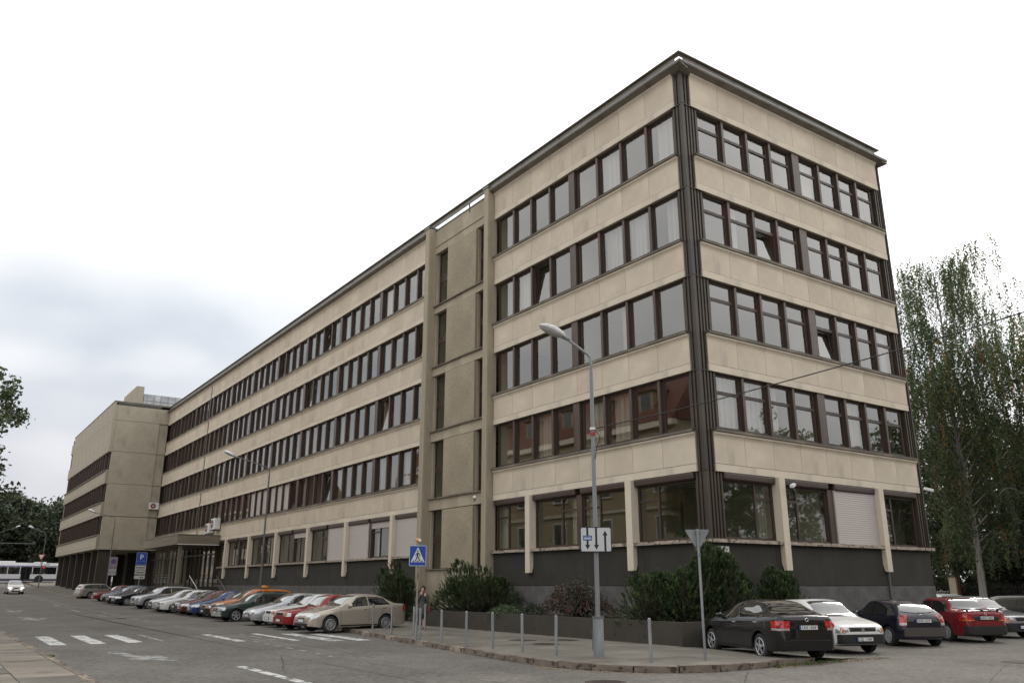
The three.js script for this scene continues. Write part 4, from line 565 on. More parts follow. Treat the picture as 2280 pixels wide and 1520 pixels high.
  const front = (w, y0, y1, rear, off = 0, n = 16) => flip(sp, gridGeo(n, 4, (u, v) => { const z = (u * 2 - 1) * w, y = lerp(y0, y1, v), d = [rear ? -1 : 1, 0, 0], h = sp.hit([rear ? sp.L + 0.5 : -0.5, y, z], d); return [h[0] - d[0] * (e + off), y, z]; }));
  const [gw, g0, g1] = sp.grille; G.grille = front(gw, g0, g1, false); const [iw, i0, i1] = sp.intake; G.intake = front(iw, i0, i1, false);
  G.grilleTrim = front(gw + 0.02, g1, g1 + 0.022, false, 0.004);
  if (sp.bumper) { G.bumpF = front(sp.W * 0.90, 0.27, 0.53, false, 0.035, 24); G.bumpR = front(sp.W * 0.90, 0.27, 0.55, true, 0.035, 24); }
  G.lowR = front(sp.W * 0.74, 0.27, 0.36, true); G.tailPanel = front(0.52, sp.tail[1] - 0.07, sp.tail[1] + 0.07, true);
  G.nose = sp.hit([-0.5, 0.46, 0], [1, 0, 0])[0]; G.stern = sp.hit([sp.L + 0.5, sp.tail[1] - 0.02, 0], [-1, 0, 0])[0];
  const seam = (x, s, y0, y1) => flip(sp, gridGeo(1, 8, (u, v) => { const y = lerp(y0, y1, v), xx = x + (u - 0.5) * 0.012; return [xx, y, s * (sp.zAt(xx, y) + 0.003)]; }));
  G.seams = [1, -1].map((s) => merge([seam(sp.fa + sp.R + 0.12, s, 0.28, sp.beltF(1.2)), seam(sp.bp + 0.005, s, 0.26, sp.beltF(sp.bp)), seam(sp.ra - sp.R * 0.6, s, 0.66, sp.beltF(3.3))]));
  const rseam = (z0, z1, y0, y1) => flip(sp, gridGeo(z0 === z1 ? 1 : 12, z0 === z1 ? 8 : 1, (u, v) => { const z = z0 === z1 ? z0 + (u - 0.5) * 0.018 : lerp(z0, z1, u), y = z0 === z1 ? lerp(y0, y1, v) : y0 + (v - 0.5) * 0.018, h = sp.hit([sp.L + 0.5, y, z], [-1, 0, 0]); return [h[0] + 0.004, y, z]; }));
  { const w = sp.W * 0.60, yb2 = Math.max(0.56, sp.tail[1] - 0.24), yt2 = sp.tail[1] + 0.1; G.boot = merge([rseam(-w, w, yb2, yb2), rseam(-w, -w, yb2, yt2), rseam(w, w, yb2, yt2)]); G.bumpSeam = rseam(-sp.W * 0.8, sp.W * 0.8, 0.50, 0.50); }
  G.rub = [1, -1].map((s) => flip(sp, gridGeo(30, 1, (u, v) => { const x = lerp(sp.fa + sp.R + 0.1, sp.ra - sp.R - 0.1, u), y = lerp(0.235, 0.285, v); return [x, y, s * (sp.zAt(x, y) + 0.006)]; })));
  G.handle = [1, -1].map((s) => [sp.bp - 0.2, sp.ra - 0.12].map((x) => { const y = sp.beltF(x) - 0.10; return [L / 2 - x, y, s * (sp.zAt(x, y) + 0.015)]; }));
  G.under = new THREE.BoxGeometry(L - 0.5, 0.42, sp.W * 2 - 0.5);
  const mg = new THREE.SphereGeometry(1, 12, 8); mg.scale(0.075, 0.065, 0.10); G.mirror = mg; G.wheel = rims(sp.rim, sp.R);
  return G;
}
function paintMat(name, rgb, metal = 0.25, rough = 0.35) { return mat('paint_' + name, rgb, rough, { metalness: metal, clearcoat: 0.9, clearcoatRoughness: 0.03, specularIntensity: 0.25 }); }
const plateCache = {};
function plateMat(text) {
  if (plateCache[text]) return plateCache[text];
  const c = document.createElement('canvas'); c.width = 256; c.height = 56; const x = c.getContext('2d'); x.fillStyle = '#e4e6e6'; x.fillRect(0, 0, 256, 56); x.fillStyle = '#2c5fae'; x.fillRect(0, 0, 24, 56); x.fillStyle = '#22262a'; if (text) { x.font = 'bold 46px sans-serif'; x.fillText(text.slice(0, 3), 34, 45); x.fillText(text.slice(3), 158, 45); x.fillRect(140, 18, 9, 9); x.fillRect(140, 32, 9, 9); }
  x.strokeStyle = '#30343a'; x.lineWidth = 3; x.strokeRect(1, 1, 254, 54);
  const t = new THREE.CanvasTexture(c); t.colorSpace = THREE.SRGBColorSpace; return (plateCache[text] = mat('plate_' + (text || 'blank'), [0.85, 0.85, 0.85], 0.4, { map: t }));
}
function car(label, key, paint, x, z, turn, o = {}) {
  const G = geos(key), sp = G.sp, L = sp.L, c = thing('car', label, 'car', [x, o.y === undefined ? rise(x) : o.y, z], turn, o.group);
  mesh('body', G.body, paint, c); mesh('windscreen', G.wind, M.carGlass, c); mesh('rear_window', G.rear, M.carGlass, c);
  for (const g of G.side) mesh('side_window', g, M.carGlass, c);
  for (const g of G.head) mesh('headlight', g, o.lit || M.lampGlass, c);
  if (sp.bumper) { for (const g of G.indic) mesh('indicator', g, M.amber, c); }
  for (const [i, g] of G.tail.entries()) { const t = mesh('tail_light', g, M.red, c); mesh('reversing_lens', G.tailIn[i], o.amberTail ? M.amber : M.lampGlass, t); if (o.roundTail) for (const q of [-0.5, 0.5]) { } }
  const gr = mesh('grille', G.grille, M.black, c); mesh('grille_trim', G.grilleTrim, o.chrome === false ? M.black : M.chrome, gr); mesh('air_intake', G.intake, M.black, c);
  if (o.badge) mesh('badge', geo('bdg', () => at(cyl(0.05, 0.05, 0.015, 16), 0, 0, 0, 0, 0, Math.PI / 2)), M.chrome, c, L / 2 - sp.hit([-0.5, (sp.grille[1] + sp.grille[2]) / 2, 0], [1, 0, 0])[0] + 0.012, (sp.grille[1] + sp.grille[2]) / 2, 0);
  if (o.rearBadge) mesh('badge', geo('bdg2', () => new THREE.TorusGeometry(0.04, 0.011, 6, 14)), M.chrome, c, L / 2 - sp.hit([L + 0.5, sp.tail[1] + 0.14, 0], [-1, 0, 0])[0] - 0.008, sp.tail[1] + 0.14, 0, Math.PI / 2);
  if (G.bumpF && !o.noBumper) { mesh('bumper', G.bumpF, o.bumper || M.black, c); mesh('bumper', G.bumpR, o.bumper || M.black, c); }
  const py = o.plateY || (sp.bumper ? 0.40 : 0.46); const pg = geo('plg', () => box(0.014, 0.115, 0.53));
  const plate = (xx, yy, text, ry) => { const b = mesh('number_plate', pg, M.black, c, xx, yy, 0); mesh('plate_face', geo('plf', () => new THREE.PlaneGeometry(0.52, 0.108)), plateMat(text), b, Math.sign(xx) * 0.0085, 0, 0, ry); };
  plate(L / 2 - sp.hit([-0.5, py, 0], [1, 0, 0])[0] + (sp.bumper ? 0.055 : 0.016), py, o.front || '', Math.PI / 2); const ry_ = o.rearPlateY || sp.tail[1] - 0.03; plate(L / 2 - sp.hit([L + 0.5, ry_, 0], [-1, 0, 0])[0] - 0.016, ry_, o.rear || '', -Math.PI / 2);
  mesh('boot_seam', G.boot, M.black, c); mesh('bumper_seam', G.bumpSeam, M.black, c);
  for (const s of [0, 1]) { mesh('door_seam', G.seams[s], M.black, c); mesh('sill_trim', G.rub[s], M.black, c); for (const h of G.handle[s]) mesh('door_handle', geo('dh', () => new RoundedBoxGeometry(0.16, 0.03, 0.035, 2, 0.012)), o.handle || paint, c, ...h); }
  const mx = sp.ws[0] + 0.45, my = sp.beltF(mx) + 0.085; for (const s of [1, -1]) { const m = mesh('mirror', G.mirror, o.mirror || paint, c, L / 2 - mx, my, s * (sp.zAt(mx, my - 0.04) + 0.11)); mesh('mirror_stem', geo('ms', () => box(0.05, 0.04, 0.1)), M.black, m, 0, -0.04, -s * 0.08); }
  mesh('underbody', G.under, M.black, c, 0, sp.R + 0.12, 0);
  for (const ax of [sp.fa, sp.ra]) for (const s of [1, -1]) { const w = mesh('wheel', G.wheel.tyre, M.rubber, c, L / 2 - ax, sp.R - 0.008, s * (sp.W - 0.03), s > 0 ? 0 : Math.PI); const r = mesh('rim', G.wheel.rim, o.rimMat || (sp.rim === 'cover' ? M.steel : M.alloy), w); r.rotation.z = rnd() * 3; mesh('brake_disc', G.wheel.back, M.black, w); }
  if (o.extra) o.extra(c, sp, G); return c;
}
const P = {
  champagne: paintMat('champagne', [0.47, 0.42, 0.36], 0.5, 0.3), red: paintMat('red', [0.27, 0.015, 0.022], 0.15), white: paintMat('white', [0.72, 0.72, 0.70], 0, 0.4), silver: paintMat('silver', [0.46, 0.47, 0.49], 0.6, 0.3), green: paintMat('dark_green', [0.030, 0.052, 0.047], 0.3), darkGreen: paintMat('grey_green', [0.075, 0.095, 0.09], 0.4), orange: paintMat('orange', [0.50, 0.15, 0.03], 0.1), black: paintMat('black', [0.008, 0.0075, 0.009], 0), blue: paintMat('blue', [0.028, 0.055, 0.17], 0.3), maroon: paintMat('maroon', [0.12, 0.014, 0.02], 0.25), graphite: paintMat('graphite', [0.055, 0.056, 0.06], 0.4), paleSilver: paintMat('pale_silver', [0.58, 0.59, 0.60], 0.5, 0.3), navy: paintMat('navy', [0.010, 0.0095, 0.021], 0.05), brick: paintMat('brick_red', [0.19, 0.016, 0.022], 0.05, 0.42), grey: paintMat('mid_grey', [0.22, 0.225, 0.24], 0.5), steelBlue: paintMat('steel_blue', [0.10, 0.155, 0.21], 0.4), beigeMetal: paintMat('dull_beige', [0.33, 0.31, 0.28], 0.4), lilac: paintMat('pinkish_silver', [0.33, 0.29, 0.29], 0.4),
};
const OUT = -Math.PI / 2; // nose to the street
const rowGroup = 'cars parked nose-out along the office';
const rowCars = [ // x, nose z, shape, paint, turn, options, label
  [-13.75, 9.3, 'sedan', 'champagne', 0.10, { badge: 1, y: 0.03, handle: M.chrome }, 'champagne sedan parked beside the red sedan with its tail on the pavement'],
  [-16.65, 9.1, 'boxy', 'red', 0.03, { bumper: P.red }, 'bright red older sedan between the champagne and white sedans'],
  [-19.05, 8.75, 'boxy', 'white', 0.0, { bumper: P.white }, 'white older sedan parked beside the bright red sedan'],
  [-21.55, 8.95, 'sedan', 'silver', 0.02, { badge: 1 }, 'silver sedan with chrome grille parked beside the white older sedan'],
  [-24.0, 7.6, 'estate', 'darkGreen', 0, {}, 'grey-green estate set back between the silver sedan and dark green estate'],
  [-26.75, 9.0, 'estate', 'green', 0.03, { badge: 1, rimMat: M.alloy, two: 1 }, 'dark green estate with pale lower bumper and bright wheels'],
  [-29.35, 8.35, 'suv', 'orange', 0, { taxi: 1 }, 'orange taxi with a roof sign behind the dark green estate'],
  [-31.65, 8.3, 'boxy', 'graphite', 0, {}, 'charcoal older sedan between the orange taxi and blue sedan'],
  [-33.95, 8.5, 'sedan', 'blue', 0, { badge: 1 }, 'blue sedan parked beside the charcoal older sedan'],
  [-36.4, 8.5, 'sedan', 'maroon', 0, {}, 'dark maroon sedan parked beside the blue sedan'],
  [-38.75, 8.3, 'estate', 'graphite', 0, {}, 'charcoal estate parked beside the dark maroon sedan'],
  [-41.1, 8.7, 'estate', 'white', 0, {}, 'white estate parked beside the charcoal estate'],
  [-43.6, 8.7, 'hatch', 'paleSilver', 0.04, {}, 'pale silver hatchback parked beside the white estate'],
  [-46.1, 8.0, 'sedan', 'black', 0, {}, 'black sedan set back beside the pale silver hatchback'],
  [-50.4, 8.6, 'suv', 'silver', 0.12, {}, 'tall silver hatchback standing before the gap in the row'],
  [-58.4, 8.6, 'sedan', 'navy', 0.12, { badge: 1, chrome: true, rimMat: M.alloy }, 'navy sedan with bright wheels just past the gap in the row'],
  [-61.2, 8.5, 'sedan', 'black', 0, {}, 'black sedan parked beside the navy sedan'],
  [-63.9, 8.5, 'boxy', 'grey', 0, {}, 'grey older sedan parked beside the black sedan near the parking sign'],
  [-66.9, 7.9, 'hatch', 'steelBlue', 0, {}, 'steel blue hatchback between the grey and dark red cars'],
  [-69.6, 8.4, 'boxy', 'brick', 0.05, { bumper: P.brick }, 'dark red older sedan parked beside the steel blue hatchback'],
];
for (const [x, zf, key, p, t, o, label] of rowCars) {
  const L = SH[key].L; o.group = rowGroup; o.y = o.y || rise(x);
  o.extra = (c, sp) => {
    if (o.taxi) { const s = mesh('roof_sign', geo('tx', () => new RoundedBoxGeometry(0.22, 0.16, 0.62, 2, 0.05)), mat('taxi_orange', [0.62, 0.22, 0.03], 0.4), c, -0.5, 1.74, 0); mesh('sign_foot', box(0.3, 0.04, 0.5), M.black, s, 0, -0.085, 0); }
    if (o.two) { mesh('pale_bumper', flip(sp, gridGeo(20, 5, (u, v) => { const z = (u * 2 - 1) * sp.W * 0.86, y = lerp(0.28, 0.52, v), h = sp.hit([-0.5, y, z], [1, 0, 0]); return [h[0] - 0.012, y, z]; })), P.paleSilver, c); }
  };
  car(label, key, P[p], x, zf - L / 2, OUT + t, o);
}
// a grey estate showing its tail at the far end of the row
car('grey estate parked tail-out at the far end of the row', 'estate', P.beigeMetal, -78.2, 6.5, Math.PI / 2 + 0.25, { group: rowGroup });
// oncoming car
const lit = mat('lit_headlamp', [0.9, 0.88, 0.84], 0.3, { emissive: new THREE.Color(1, 0.95, 0.85), emissiveIntensity: 0.3 });
car('pinkish silver hatchback driving down the street with headlights on', 'hatch', P.lilac, -93.6, 13.0, 0.02, { lit });
for (const s of [-0.6, 0.6]) { const l = new THREE.PointLight(new THREE.Color(1, 0.95, 0.85), 0.5, 0, 2); l.position.set(-91.2, rise(-91) + 0.66, 13.0 + s); l.castShadow = true; scene.add(l); }

// ---- car park by the gable ----
const gableGroup = 'cars parked by the gable';
{ // black raked sedan, seen from behind
  const th = Math.PI - 0.372, ux = Math.cos(th), uz = -Math.sin(th); // nose direction
  const bx = 5.52, bz = 3.42; // rear axle middle
  const cx = bx + ux * (3.60 - 2.27), cz = bz + uz * (3.60 - 2.27);
  car('glossy black sedan with twin round tail lamps beside the yield sign', 'raked', P.black, cx, cz, th, {
    group: gableGroup, y: 0.05, rear: 'CNF029', rearPlateY: 0.80, handle: M.chrome, rearBadge: 1, extra: (c, sp, G) => {
      for (const s of [1, -1]) for (const q of [0, 1]) { const z = s * (0.74 - q * 0.20), y = 0.845, h = sp.hit([sp.L + 0.5, y, z], [-1, 0, 0]); const d = mesh('round_lens', geo('rl', () => at(new THREE.SphereGeometry(0.085, 16, 10), 0, 0, 0)), M.red, c, sp.L / 2 - h[0] + 0.045, y, z); d.scale.set(0.7, 1, 1); }
    },
  });
}
const th2 = -0.36; // nose towards the street
{ const ux = Math.cos(th2), uz = -Math.sin(th2), L = 4.02; const fx = 4.75, fz = -0.15; const d = 2.01 - 0.82; car('white older hatchback with black bumper facing out beside the black sedan', 'oldhatch', P.white, fx - ux * d, fz - uz * d, th2, { group: gableGroup, y: 0.01, front: 'CZJ169', chrome: false, badge: 1, plateY: 0.40, mirror: M.black }); }
{ const th = Math.PI - 0.52, ux = Math.cos(th), uz = -Math.sin(th); const bx = 4.28, bz = -4.42, d = 3.42 - 2.09; car('dark navy hatchback without a rear bumper beside the white hatchback', 'roundhatch', P.navy, bx + ux * d, bz + uz * d, th, { group: gableGroup, y: 0, rear: 'OVV277', rearPlateY: 0.78, rearBadge: 1, extra: (c, sp) => { mesh('silencer', geo('sil', () => at(cyl(0.1, 0.1, 0.45, 12), 0, 0, 0, Math.PI / 2)), M.galv, c, -sp.L / 2 + 0.25, 0.32, 0.42); mesh('bare_crossmember', box(0.06, 0.26, 1.35), mat('rusty_steel', [0.07, 0.06, 0.055], 0.7), c, -sp.L / 2 + 0.02, 0.45, 0); mesh('rear_wiper', box(0.02, 0.02, 0.42), M.black, c, -sp.L / 2 + 0.13, 1.02, 0.1); } }); }
{ const th = Math.PI - 0.5, ux = Math.cos(th), uz = -Math.sin(th); const bx = 4.2, bz = -8.1, d = 3.47 - 2.25; car('red older sedan with black tail spoiler beside the navy hatchback', 'boxy', P.brick, bx + ux * d, bz + uz * d, th, { group: gableGroup, y: 0, rear: 'KAG302', rearPlateY: 0.80, amberTail: 1, rearBadge: 1, extra: (c, sp, G) => { mesh('tail_panel', G.tailPanel, M.black, c); mesh('spoiler', geo('spo', () => new RoundedBoxGeometry(0.16, 0.035, 1.3, 2, 0.015)), M.black, c, -sp.L / 2 + 0.16, 1.06, 0); for (const z of [-0.55, 0, 0.55]) mesh('spoiler_foot', box(0.05, 0.06, 0.05), M.black, c, -sp.L / 2 + 0.17, 1.015, z); } }); }
car('dark silver older sedan facing out beside the red sedan', 'boxy', P.grey, 2.6, -11.9, th2 - 0.02, { group: gableGroup, y: 0, chrome: false });
car('graphite estate facing out beside the dark silver sedan', 'estate', P.graphite, 3.0, -16.2, th2, { group: gableGroup, y: 0 });
car('white estate parked behind the red sedan in the yard', 'estate', P.white, -3.4, -19.5, 2.6, { group: gableGroup, y: 0 });
car('dull silver hatchback standing beyond the yard fence', 'hatch', P.lilac, -9.5, -33, 0.6, { group: 'cars beyond the fence', y: 0 }); car('white hatchback standing beyond the yard fence', 'hatch', P.white, -5, -38, 0.3, { group: 'cars beyond the fence', y: 0 }); car('black off-roader standing beyond the yard fence', 'suv', P.black, 0, -40, 0.2, { group: 'cars beyond the fence', y: 0 });

// ---------- street furniture ----------
function pole(parent, name, r0, r1, h, m, x = 0, y = 0, z = 0, n = 10) { return mesh(name, cyl(r0, r1, h, n), m, parent, x, y + h / 2, z); }
function luminaire(parent, x, y, z, dir, cover) { // dir: heading of the nose round y
  const head = new THREE.Group(); head.name = 'lamp_head'; head.position.set(x, y, z); head.rotation.y = dir; head.rotation.order = 'YXZ'; head.rotation.z = 0.42; parent.add(head);
  const s = geo('lumTop', () => { const g = new THREE.SphereGeometry(1, 24, 12, 0, 6.2832, 0, Math.PI / 2), p = g.attributes.position; for (let i = 0; i < p.count; i++) { const t = p.getX(i); p.setXYZ(i, p.getX(i) * 0.40, p.getY(i) * 0.17, p.getZ(i) * (0.19 - 0.045 * t * -1 * 0.6)); } g.computeVertexNormals(); return g; });
  const b = geo('lumBot', () => { const g = new THREE.SphereGeometry(1, 24, 10, 0, 6.2832, Math.PI / 2, Math.PI / 2); g.scale(0.38, 0.10, 0.175); return g; });
  mesh('housing', s, cover, head, 0.32, 0, 0); mesh('lens', b, mat('lamp_bowl', [0.36, 0.35, 0.33], 0.3, { clearcoat: 1 }), head, 0.32, -0.004, 0); mesh('socket', at(cyl(0.05, 0.05, 0.22, 10), 0, 0, 0, 0, 0, Math.PI / 2), M.galvD, head, -0.12, -0.02, 0);
}
function streetLamp(label, x, z, y0, H1, hx, hy, hz, o = {}) {
  const l = thing('street_lamp', label, 'street lamp', [x, y0, z], 0, 'street lamps along the road');
  const top = H1 - y0, dx = hx - x, dz = hz - z, dy = hy - y0;
  pole(l, 'pole', o.r || 0.075, 0.05, top - 0.3, o.m || M.galv);
  mesh('arm', tube([[0, top - 0.32, 0], [0, top - 0.05, 0], [dx * 0.06, top + 0.12, dz * 0.06], [dx * 0.25, lerp(top, dy, 0.36), dz * 0.25], [dx, dy, dz]], 0.036, 8, 24), o.m || M.galv, l);
  luminaire(l, dx, dy, dz, Math.atan2(-dz, dx), o.cover || M.galv);
  if (o.cabinet) { mesh('cabinet', new RoundedBoxGeometry(0.25, 0.96, 0.22, 2, 0.012), M.galv, l, 0, 0.47, 0, 0.95); mesh('cabinet_cap', box(0.29, 0.03, 0.26), M.galvD, l, 0, 0.96, 0, 0.95); mesh('cabinet_hinge', box(0.02, 0.5, 0.03), M.galvD, l, -0.06, 0.45, 0.145, 0.95); mesh('footing', cyl(0.27, 0.24, 0.03, 14), M.kerb, l, 0, 0.005, 0); mesh('pole_band', cyl(0.074, 0.074, 0.09, 12), mat('red_band', [0.33, 0.03, 0.04], 0.6), l, 0, 5.58, 0); mesh('pole_clamp', cyl(0.078, 0.078, 0.06, 12), M.white, l, 0, 5.72, 0); mesh('hanging_lead', tube([[0.05, 5.7, -0.04], [0.16, 5.45, -0.1], [0.1, 5.25, -0.05], [0.09, 4.9, 0.02]], 0.012, 5), M.black, l); }
  return l;
}
streetLamp('tall grey street lamp with a pale hood and base cabinet beside the bollards', 3.42, 8.08, 0.135, 7.75, 3.02, 8.42, 8.72, { cabinet: 1, r: 0.062, cover: mat('bird_marked_white', [0.72, 0.73, 0.74], 0.55, { map: T.metal }) });
streetLamp('grey street lamp rising among the parked cars behind the blue sedan', -33.75, 4.35, 0.15, 9.1, -34.6, 9.95, 6.5, { m: M.galvD, cover: M.white });
streetLamp('grey street lamp in front of the raised end block', -82.36, 5.2, rise(-82) + 0.13, 8.9, -83.2, 9.6, 7.3, { m: M.galvD, cover: M.white });
streetLamp('grey street lamp carrying a yield sign at the far crossing', -110.2, 8.9, rise(-110) + 0.13, 8.4, -110.9, 9.2, 10.5, { m: M.galvD, cover: M.white });
streetLamp('grey street lamp beyond the bus with its arm over the road', -150.4, 12.3, 2.3, 10.2, -149.6, 11.4, 9.7, { m: M.galvD, cover: M.white });
{ const g = thing('signal_gantry', 'slim horizontal grey mast arm over the far crossing', 'mast arm', [-138, 2.1, 17]); pole(g, 'post', 0.08, 0.06, 6.2, M.galvD); mesh('arm', tube([[0, 6.1, 0], [0, 6.15, -4], [0, 6.15, -9.6]], 0.05, 6), M.galvD, g); mesh('camera', box(0.2, 0.25, 0.2), M.galvD, g, 0, 6.4, -9.3); }

function canvasMat(name, w, h, draw) { const c = document.createElement('canvas'); c.width = w; c.height = h; draw(c.getContext('2d'), w, h); const t = new THREE.CanvasTexture(c); t.colorSpace = THREE.SRGBColorSpace; t.anisotropy = 8; return mat(name, [0.82, 0.82, 0.82], 0.45, { map: t }); }
function plate(parent, w, h, m, r = 0.04, back = M.galv) { const s = new THREE.Shape(), a = w / 2, b = h / 2; s.moveTo(-a + r, -b); s.lineTo(a - r, -b); s.quadraticCurveTo(a, -b, a, -b + r); s.lineTo(a, b - r); s.quadraticCurveTo(a, b, a - r, b); s.lineTo(-a + r, b); s.quadraticCurveTo(-a, b, -a, b - r); s.lineTo(-a, -b + r); s.quadraticCurveTo(-a, -b, -a + r, -b); const bg = new THREE.ExtrudeGeometry(s, { depth: 0.02, bevelEnabled: true, bevelSize: 0.004, bevelThickness: 0.004, bevelSegments: 1 }); bg.translate(0, 0, -0.028); const back_ = mesh('panel', bg, back, parent); const f = new THREE.ShapeGeometry(s, 6), uv = f.attributes.uv, p = f.attributes.position; for (let i = 0; i < p.count; i++) uv.setXY(i, p.getX(i) / w + 0.5, p.getY(i) / h + 0.5); mesh('face', f, m, back_, 0, 0, 0.001); return back_; }
// lanes sign on the lamp
{
  const s = thing('lane_sign', 'white lane direction sign with three black arrows strapped to the lamp pole', 'sign', [3.52, 2.98, 8.16], 1.0);
  plate(s, 0.80, 0.62, canvasMat('lane_print', 512, 400, (x, W, Hh) => {
    x.fillStyle = '#15181b'; x.fillRect(0, 0, W, Hh); x.fillStyle = '#cdd0d2'; x.beginPath(); x.roundRect ? x.roundRect(12, 12, W - 24, Hh - 24, 26) : x.rect(12, 12, W - 24, Hh - 24); x.fill();
    x.fillStyle = '#101214'; const dn = (cx, y1, tip) => { x.fillRect(cx - 17, 12, 34, y1 - 12); x.beginPath(); x.moveTo(cx - 42, y1); x.lineTo(cx + 42, y1); x.lineTo(cx, tip); x.fill(); };
    dn(118, 285, 362); dn(262, 285, 362); x.fillRect(391, 130, 34, Hh - 142); x.beginPath(); x.moveTo(366, 135); x.lineTo(450, 135); x.lineTo(408, 55); x.fill();
    x.fillStyle = '#26407c'; x.fillRect(46, 138, 146, 78); x.fillStyle = '#b9c6e0'; x.fillRect(60, 152, 118, 46); x.fillStyle = '#26407c'; for (let i = 0; i < 5; i++) x.fillRect(66 + i * 22, 158, 17, 14);
  }), 0.06, M.black);
  for (const y of [-0.2, 0.2]) mesh('strap', new THREE.TorusGeometry(0.09, 0.012, 5, 16), M.galvD, s, 0, y, -0.12).rotation.x = Math.PI / 2;
}
// crossing sign
{
  const s = thing('crossing_sign', 'blue pedestrian crossing sign with orange lamp on a rusty leaning pole', 'sign', [-4.95, 0.135, 8.7], 1.12);
  const p = mesh('pole', cyl(0.032, 0.032, 3.1, 10), M.rust, s, 0.02, 1.62, -0.05); p.rotation.z = -0.012; pole(s, 'sleeve', 0.04, 0.04, 1.05, M.galv, 0.03, 0, -0.05);
  const f = new THREE.Group(); f.name = 'sign_board'; f.position.set(0, 2.66, 0); s.add(f);
  plate(f, 0.56, 0.66, canvasMat('crossing_print', 384, 448, (x, W, Hh) => {
    x.fillStyle = '#aebfd6'; x.fillRect(0, 0, W, Hh); x.fillStyle = '#1c3f9e'; x.fillRect(14, 14, W - 28, Hh - 28); x.fillStyle = '#d6dce2'; x.beginPath(); x.moveTo(W / 2, 34); x.lineTo(W - 34, 362); x.lineTo(34, 362); x.fill();
    x.strokeStyle = x.fillStyle = '#111519'; x.lineCap = 'round'; x.beginPath(); x.arc(186, 122, 18, 0, 7); x.fill(); x.lineWidth = 34; x.beginPath(); x.moveTo(192, 166); x.lineTo(184, 232); x.stroke(); x.lineWidth = 18; x.beginPath(); x.moveTo(206, 164); x.lineTo(238, 196); x.lineTo(240, 236); x.moveTo(178, 162); x.lineTo(152, 204); x.lineTo(142, 216); x.stroke(); x.lineWidth = 22; x.beginPath(); x.moveTo(180, 236); x.lineTo(164, 292); x.lineTo(134, 340); x.moveTo(192, 236); x.lineTo(216, 286); x.lineTo(250, 340); x.stroke();
    for (const [a, b] of [[84, 118], [176, 214], [278, 312]]) { x.beginPath(); x.moveTo(a - 14, 354); x.lineTo(a + 12, 324); x.lineTo(b - 8, 324); x.lineTo(b, 354); x.fill(); }
  }), 0.04);
  mesh('warning_lamp', geo('wl', () => merge([new THREE.SphereGeometry(0.07, 14, 10), at(cyl(0.055, 0.055, 0.1, 12), 0, -0.01, 0, Math.PI / 2)])), mat('orange_lamp', [0.55, 0.22, 0.02], 0.25, { clearcoat: 1 }), s, -0.02, 3.16, -0.02); mesh('lamp_disc', at(cyl(0.05, 0.05, 0.02, 14), 0, 0, 0, Math.PI / 2), M.white, s, 0.05, 3.16, 0.05);
}
function yieldSign(name, label, x, y0, z, turn, hgt, side, m, showFront) {
  const s = thing(name, label, 'sign', [x, y0, z], turn, undefined), a = side / 2, h = side * 0.9, r = 0.04;
  pole(s, 'pole', 0.032, 0.032, hgt, m, 0, 0, -0.045);
  const sh = new THREE.Shape(); sh.moveTo(-a + r, 0); sh.lineTo(a - r, 0); sh.quadraticCurveTo(a, 0, a - r * 0.4, -r); sh.lineTo(r * 0.5, -h + r); sh.quadraticCurveTo(0, -h - r * 0.2, -r * 0.5, -h + r); sh.lineTo(-a + r * 0.4, -r); sh.quadraticCurveTo(-a, 0, -a + r, 0);
  const g = new THREE.ExtrudeGeometry(sh, { depth: 0.012, bevelEnabled: true, bevelSize: 0.006, bevelThickness: 0.006, bevelSegments: 2 }); mesh('back_plate', g, M.galv, s, 0, hgt - 0.02, 0);
  const f = new THREE.ShapeGeometry(sh); mesh('red_border', f, mat('sign_red', [0.45, 0.03, 0.03], 0.45), s, 0, hgt - 0.02, 0.0195); const w = new THREE.ShapeGeometry(sh); w.scale(0.68, 0.68, 1); mesh('white_centre', w, M.white, s, 0, hgt - 0.02 - h * 0.11, 0.021);
  for (const q of [-0.1, -h + 0.12]) mesh('bracket', box(0.12, 0.04, 0.05), M.galvD, s, 0, hgt + q, -0.03); mesh('clamp', cyl(0.045, 0.045, 0.05, 10), M.galvD, s, 0, hgt - h - 0.09, -0.045);
  return s;
}
yieldSign('yield_sign', 'grey back of a triangular yield sign standing near the black sedan', 5.27, 0.135, 6.32, 0.92 + Math.PI, 3.08, 0.60, M.galv);
{ const s = yieldSign('yield_sign', 'red and white yield sign hung on the lamp at the far crossing', -110.05, rise(-110) + 3.1, 9.1, 1.35, 1.4, 0.9, M.galvD); }
{
  const t = thing('traffic_light', 'black traffic light with red lens on the lamp at the far crossing', 'traffic light', [-109.95, rise(-110) + 2.0, 8.6], 1.3);
  mesh('case', new RoundedBoxGeometry(0.36, 1.0, 0.26, 2, 0.05), M.black, t, 0, 0.5, 0); [[0.8, mat('red_signal', [0.4, 0.02, 0.02], 0.3, { emissive: new THREE.Color(0.7, 0.03, 0.02), emissiveIntensity: 1 })], [0.5, mat('amber_off', [0.07, 0.04, 0.01], 0.3)], [0.2, mat('green_off', [0.01, 0.05, 0.03], 0.3)]].forEach(([y, m]) => mesh('signal_lens', at(cyl(0.1, 0.1, 0.02, 16), 0, 0, 0, Math.PI / 2), m, t, 0, y, 0.135)); mesh('mount', box(0.3, 0.06, 0.1), M.galvD, t, -0.2, 0.5, -0.1);
  const q = thing('crossing_plate', 'small white plate beside the far traffic light', 'sign', [-109.9, rise(-110) + 3.1, 8.2], 1.3); plate(q, 0.45, 0.4, mat('plain_white', [0.7, 0.7, 0.7], 0.5)); mesh('bracket', box(0.5, 0.04, 0.03), M.galvD, q, -0.3, 0, -0.05);
}
